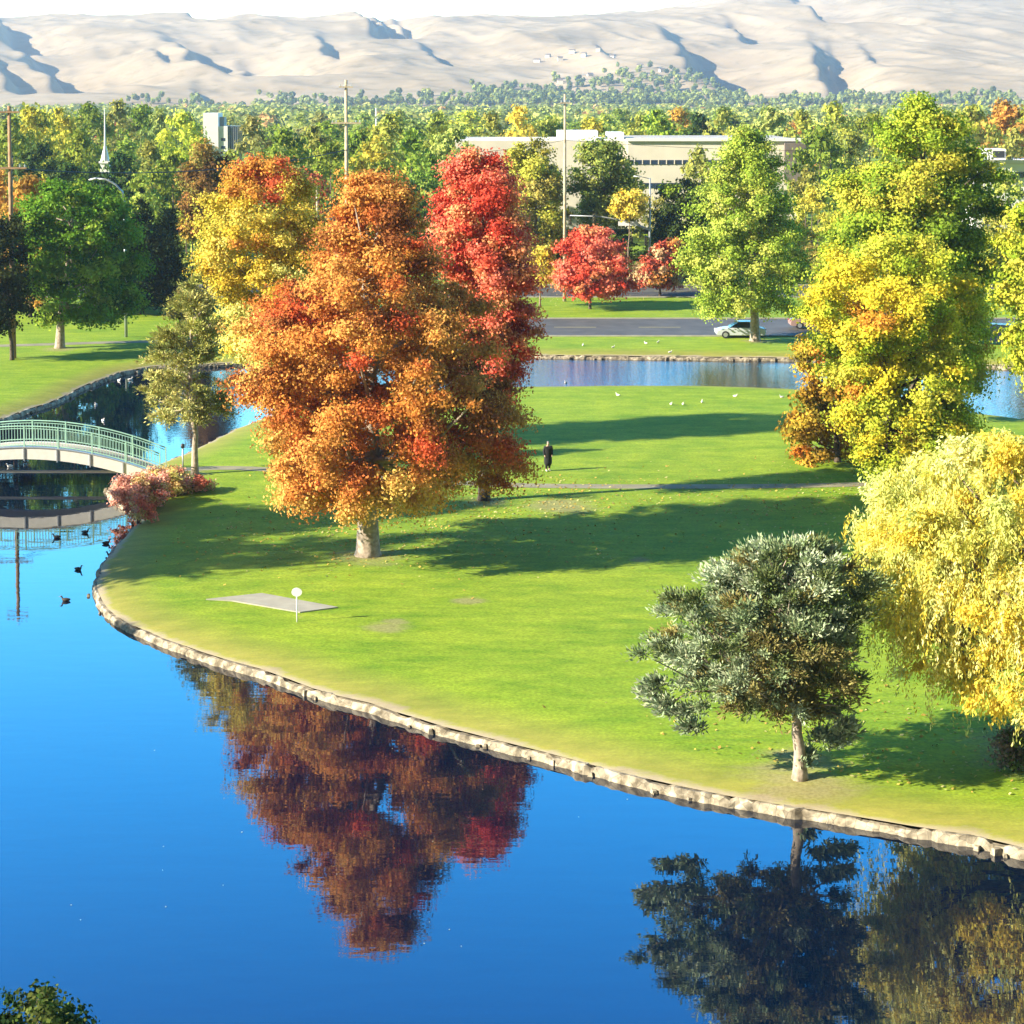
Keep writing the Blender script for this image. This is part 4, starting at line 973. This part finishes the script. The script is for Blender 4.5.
# street lamp
x, zt = AT(124, 182, 172); h = zt - G
sl = empty('street_lamp', (x, 172, G), 'curved arm street lamp above the dark trees at the left', 'street lamp')
MB().tube([(0, 0, 0), (0, 0, h - 1.6)], [.14, .1], 8).build('pole', M['steel'], sl, True)
MB().tube([(0, 0, h - 1.6), (-.15, 0, h - .9), (-.8, 0, h - .2), (-1.7, 0, h + .25), (-2.5, 0, h + .3)], .085, 8).build('arm', M['steel'], sl, True)
MB().tube([(-2.35, 0, h + .3), (-2.6, 0, h + .3), (-3.0, 0, h + .22), (-3.2, 0, h + .2)], [.1, .2, .18, .06], 8, sq=(1, .5)).build('lamp_head', M['white'], sl, True)
# signal masts
def signal(px, py, sgn, Y, par, x0, back=True):
    a, z = AT(px, py, Y); a -= x0; z -= G
    s = MB().box((a, -.2, z), (.36, .26, 1.05)).build('traffic_light', M['signal'], par)
    for k in (-1, 0, 1):
        MB().tube([(a, -.34, z + k * .33), (a, -.46, z + k * .33)], .11, 10, cap=False).build('visor', M['signal_back'], s)
    return s
x0, zt = AT(650, 178, 220.5)
tm = empty('signal_mast', (x0, 220.5, G), 'long arm traffic signal mast above the small scarlet tree', 'traffic signal')
MB().tube([(0, 0, 0), (0, 0, zt - G)], [.16, .09], 10).build('pole', M['steel'], tm, True)
ap = [(650, 230), (640, 226), (620, 220), (600, 216.5), (570, 215.5)]
MB().tube([(AT(a, b_, 220.5)[0] - x0, 0, AT(a, b_, 220.5)[1] - G) for a, b_ in ap], [.13, .12, .1, .08, .06], 8).build('arm', M['steel'], tm, True)
MB().tube([(0, 0, zt - G - .1), (-1.0, 0, zt - G + .15), (-1.9, 0, zt - G + .2)], [.06, .05, .09], 6).build('lamp_arm', M['steel'], tm, True)
for (a, b_) in ((570, 220), (594, 218), (646, 241)): signal(a, b_, 0, 220.5, tm, x0)
a, z = AT(628, 223.5, 220.5); MB().box((a - x0, -.16, z - G), (2.3, .04, .5)).build('sign_plate', M['white'], tm)
x0, zt = AT(317, 186, 214)
tm2 = empty('signal_mast', (x0, 214, G), 'steel signal mast glimpsed right of the golden yellow tree', 'traffic signal')
MB().tube([(0, 0, 0), (0, 0, zt - G)], [.18, .12], 10).build('pole', M['wood_pale'], tm2, True)
MB().tube([(-1.8, 0, AT(0, 219, 214)[1] - G), (2.3, 0, AT(0, 219, 214)[1] - G)], .08, 8).build('arm', M['steel'], tm2, True)
signal(334, 221, 0, 214, tm2, x0)

# ------------------------------------------------------------------ cars
def car(px, py, rz, paint, label, kind='sedan', plate=False, Yw=None):
    x, y = P(px, py)
    r = empty('parked_car', (x, y, G + .02), label, 'car', 'cars by the park', rz)
    if kind == 'sedan':
        body = [(-2.25, .35), (-2.27, .62), (-2.2, .82), (-1.75, .92), (-1.35, .95), (.95, .93), (1.7, .84), (2.15, .70), (2.27, .52), (2.22, .32), (2.0, .24), (-2.05, .24)]
        cab = [(-1.75, .93), (-1.15, 1.36), (-.5, 1.45), (.2, 1.43), (1.05, .94)]
    else:
        body = [(-2.3, .4), (-2.34, .75), (-2.3, 1.05), (.95, 1.08), (2.0, .98), (2.3, .8), (2.35, .45), (2.1, .3), (-2.1, .3)]
        cab = [(-2.28, 1.06), (-2.05, 1.68), (-1.6, 1.78), (.3, 1.74), (1.1, 1.09)]
    def ext(prof, hw, hw2=None):
        hw2 = hw if hw2 is None else hw2
        mb = MB(); n = len(prof); zs = [p[1] for p in prof]; z0, z1 = min(zs), max(zs)
        wf = lambda z: hw + (hw2 - hw) * (z - z0) / (z1 - z0)
        vs = [(a, -wf(b_), b_) for a, b_ in prof] + [(a, wf(b_), b_) for a, b_ in prof]
        fs = [tuple(range(n)), tuple(range(n, 2 * n))[::-1]] + [(i, n + i, n + (i + 1) % n, (i + 1) % n) for i in range(n)]
        return mb.add(vs, fs)
    ext(body, .9, .86).build('body', M[paint], r, False, .06)
    g = ext(cab, .82, .62).build('cabin_glass', M['glass'], r, False, .04)
    rt = [p for p in cab if p[1] > 1.3]; x0, x1 = min(p[0] for p in rt), max(p[0] for p in rt); zt = max(p[1] for p in rt)
    MB().box(((x0 + x1) / 2, 0, zt - .005), (x1 - x0 + .1, 1.2, .05)).build('roof', M[paint], r, False, .02)
    for sx in (-1.38, 1.42):
        for sy in (-.82, .82):
            w_ = MB().tube([(sx, sy - .1, .32), (sx, sy + .1, .32)], .33, 18).build('wheel', M['tyre'], r)
            s = 1 if sy > 0 else -1
            MB().tube([(sx, sy + s * .1, .32), (sx, sy + s * .125, .32)], .2, 14).build('rim', M['steel'], w_)
    for sy in (-.6, .6):
        MB().box((2.2, sy, .66), (.14, .4, .14)).build('headlight', M['white'], r)
        MB().box((-2.24, sy, .76), (.08, .36, .14)).build('tail_light', M['red_paint'], r)
car(740, 337.2, math.pi, 'silver', 'silver saloon car on the road behind the full bright green tree\'s trunk')
car(990, 344, math.pi * .9, 'black_paint', 'dark blue off-roader glimpsed right of the bright yellow tree', 'suv')
car(813, 328, 0, 'rosy_paint', 'dull rosy car mostly hidden by the bright yellow tree')
car(156, 296, 0, 'silver', 'white car in the deep shade behind the dark conifers', 'suv')

# ------------------------------------------------------------------ birds
def bird_mesh(name, swim):
    mb = MB()
    mb.tube([(-.26, 0, .16), (-.2, 0, .14), (-.1, 0, .12), (.03, 0, .12), (.14, 0, .14), (.2, 0, .2), (.22, 0, .28), (.25, 0, .33), (.29, 0, .34), (.32, 0, .33)], [.015, .06, .105, .125, .1, .055, .042, .05, .04, .018], 10)
    me_ = mb
    return me_
bird_proto = {}
def bird(px, py, z, s, mt, label, group, rz, swim):
    x, y = P(px, py, z)
    r = empty('duck', (x, y, z - (.05 * s if swim else 0)), label, 'duck', group, rz)
    key = (mt, swim)
    if key not in bird_proto:
        b_ = bird_mesh('body', swim).build('body', M[mt], r, True)
        bl_ = MB().tube([(.31, 0, .33), (.4, 0, .31)], [.022, .012], 6, sq=(1, .5)).build('bill', M['bill'], r, True)
        parts = [b_, bl_]
        if not swim:
            for k in (-.05, .05):
                parts.append(MB().tube([(0, k, 0), (.01, k, .1)], .012, 5).build('leg', M['bill'], r))
        bird_proto[key] = parts
    else:
        parts = []
        for p in bird_proto[key]:
            c_ = link(p.copy()); c_.parent = r; parts.append(c_)
    r.scale = (s, s, s)
rb = random.Random(4)
for i, (a, b_, t) in enumerate([(583, 346, 'nearest the small scarlet tree'), (613, 348, 'left one of the pair on the far bank'), (646, 344, 'on the far bank below the road'), (658, 343, 'rightmost on the far bank near the silver car'), (670, 353, 'at the far water edge'),
                                (618, 396, 'alone in the shadow by the channel'), (735, 397, 'upright by the channel near the bright yellow tree'), (671, 405, 'leftmost of the resting three'), (683, 405, 'middle of the resting three'), (702, 403, 'rightmost of the resting three'), (782, 398, 'under the amber tree')]):
    bird(a, b_, G, .66, 'duck_white', f'pale bird on the grass, {t}', 'pale birds on the grass', rb.uniform(0, 6.28), False)
for i, (a, b_, t) in enumerate([(57, 538, 'left one of the pair under the bridge reflection'), (85, 533, 'right one of the pair under the bridge reflection'), (106, 544, 'closest to the shrubs'), (111, 556, 'closest to the dark bank'), (78, 570, 'in the middle of the pond inlet'), (66, 601, 'nearest the camera')]):
    bird(a, b_, 0, .78, 'duck_dark', f'dark duck on the pond, {t}', 'dark ducks on the pond', rb.choice([0, 3.14]) + rb.uniform(-.5, .5), True)
for i, (a, b_, t) in enumerate([(96, 405, 'in front of the stone bank'), (103, 421, 'just behind the railing'), (119, 381, 'left one by the far bank'), (130, 380, 'right one by the far bank'), (10, 467, 'under the footbridge'), (566, 383, 'in the red reflection of the back channel')]):
    bird(a, b_, 0, .75, 'duck_white', f'pale duck swimming {t}', 'pale ducks in the channel', rb.uniform(0, 6.28), True)

# ------------------------------------------------------------------ person seen from behind, walking away
def skin_mesh(name, verts, edges, radii, mt, parent, root=0, sub=2):
    me_ = bpy.data.meshes.new(name); me_.from_pydata(verts, edges, []); me_.update()
    o = link(bpy.data.objects.new(name, me_)); o.parent = parent
    sk = o.modifiers.new('skin', 'SKIN'); sk.use_smooth_shade = True
    for v, r_ in zip(me_.skin_vertices[0].data, radii):
        v.radius = r_ if isinstance(r_, tuple) else (r_, r_); v.use_root = False
    me_.skin_vertices[0].data[root].use_root = True
    s_ = o.modifiers.new('sub', 'SUBSURF'); s_.levels = sub; s_.render_levels = sub
    me_.materials.append(mt); return o
x, y = P(548, 471)
pr = empty('person', (x, y, G), 'person in a long black coat walking on the lawn by the path', 'person', rz=.25)
bv = [(0, 0, .95), (0, 0, 1.15), (0, .01, 1.38), (0, 0, 1.5), (0, -.02, 1.58), (0, -.03, 1.7),
      (.18, 0, 1.42), (.24, .02, 1.15), (.2, -.12, .95), (-.18, 0, 1.42), (-.25, -.02, 1.15), (-.22, -.1, .93),
      (.1, .02, .88), (.11, .03, .5), (.11, .12, .1), (.11, .0, .04), (-.1, 0, .88), (-.11, -.05, .5), (-.11, -.02, .1), (-.11, -.15, .04),
      (.19, -.17, .87), (-.21, -.15, .85)]
be = [(0, 1), (1, 2), (2, 3), (3, 4), (4, 5), (2, 6), (6, 7), (7, 8), (2, 9), (9, 10), (10, 11), (0, 12), (12, 13), (13, 14), (14, 15), (0, 16), (16, 17), (17, 18), (18, 19), (8, 20), (11, 21)]
brr = [(.15, .11), (.15, .11), (.16, .11), .065, .07, .09, .07, .05, .035, .07, .05, .035, .085, .06, .045, .04, .085, .06, .045, .04, .03, .03]
skin_mesh('body', bv, be, brr, M['skin'], pr)
cv = [(0, 0, .28), (0, 0, .6), (0, 0, 1.0), (0, 0, 1.25), (0, 0, 1.44), (.19, 0, 1.42), (.25, .02, 1.15), (.21, -.12, .97), (-.19, 0, 1.42), (-.26, -.02, 1.15), (-.23, -.1, .95)]
skin_mesh('coat', cv, [(0, 1), (1, 2), (2, 3), (3, 4), (4, 5), (5, 6), (6, 7), (4, 8), (8, 9), (9, 10)], [(.24, .2), (.27, .2), (.25, .18), (.25, .17), (.16, .13), .105, .075, .055, .095, .075, .055], M['coat'], pr, 2)
skin_mesh('trousers', [(.11, .03, .55), (.11, .08, .32), (.11, .12, .14)], [(0, 1), (1, 2)], [.085, .075, .065], M['coat'], pr); skin_mesh('trousers', [(-.11, -.05, .55), (-.11, -.04, .3), (-.11, -.02, .14)], [(0, 1), (1, 2)], [.085, .075, .065], M['coat'], pr)
skin_mesh('hair', [(0, .02, 1.68), (0, .0, 1.75)], [(0, 1)], [.085, .085], M['hair'], pr)
for (sx, sy) in ((.11, .1), (-.11, -.04)):
    MB().tube([(sx, sy + .07, .045), (sx, sy, .055), (sx, sy - .1, .045), (sx, sy - .18, .035)], [.04, .05, .05, .03], 8, sq=(1, .85)).build('shoe', M['shoe'], pr, True)

# ------------------------------------------------------------------ haze
HAZE = 0.000115
mh = bpy.data.materials.new('haze'); mh.use_nodes = True; nt = mh.node_tree; nt.nodes.clear()
pv = nt.nodes.new('ShaderNodeVolumePrincipled'); pv.inputs['Color'].default_value = (.74, .87, 1, 1); pv.inputs['Density'].default_value = HAZE; pv.inputs['Anisotropy'].default_value = .3
oo = nt.nodes.new('ShaderNodeOutputMaterial'); nt.links.new(pv.outputs[0], oo.inputs['Volume'])
hz = MB().box((0, 2500, 220), (3600, 5800, 442)).build('haze', mh); tag(hz, kind='stuff')
print('top of hills', H.max())
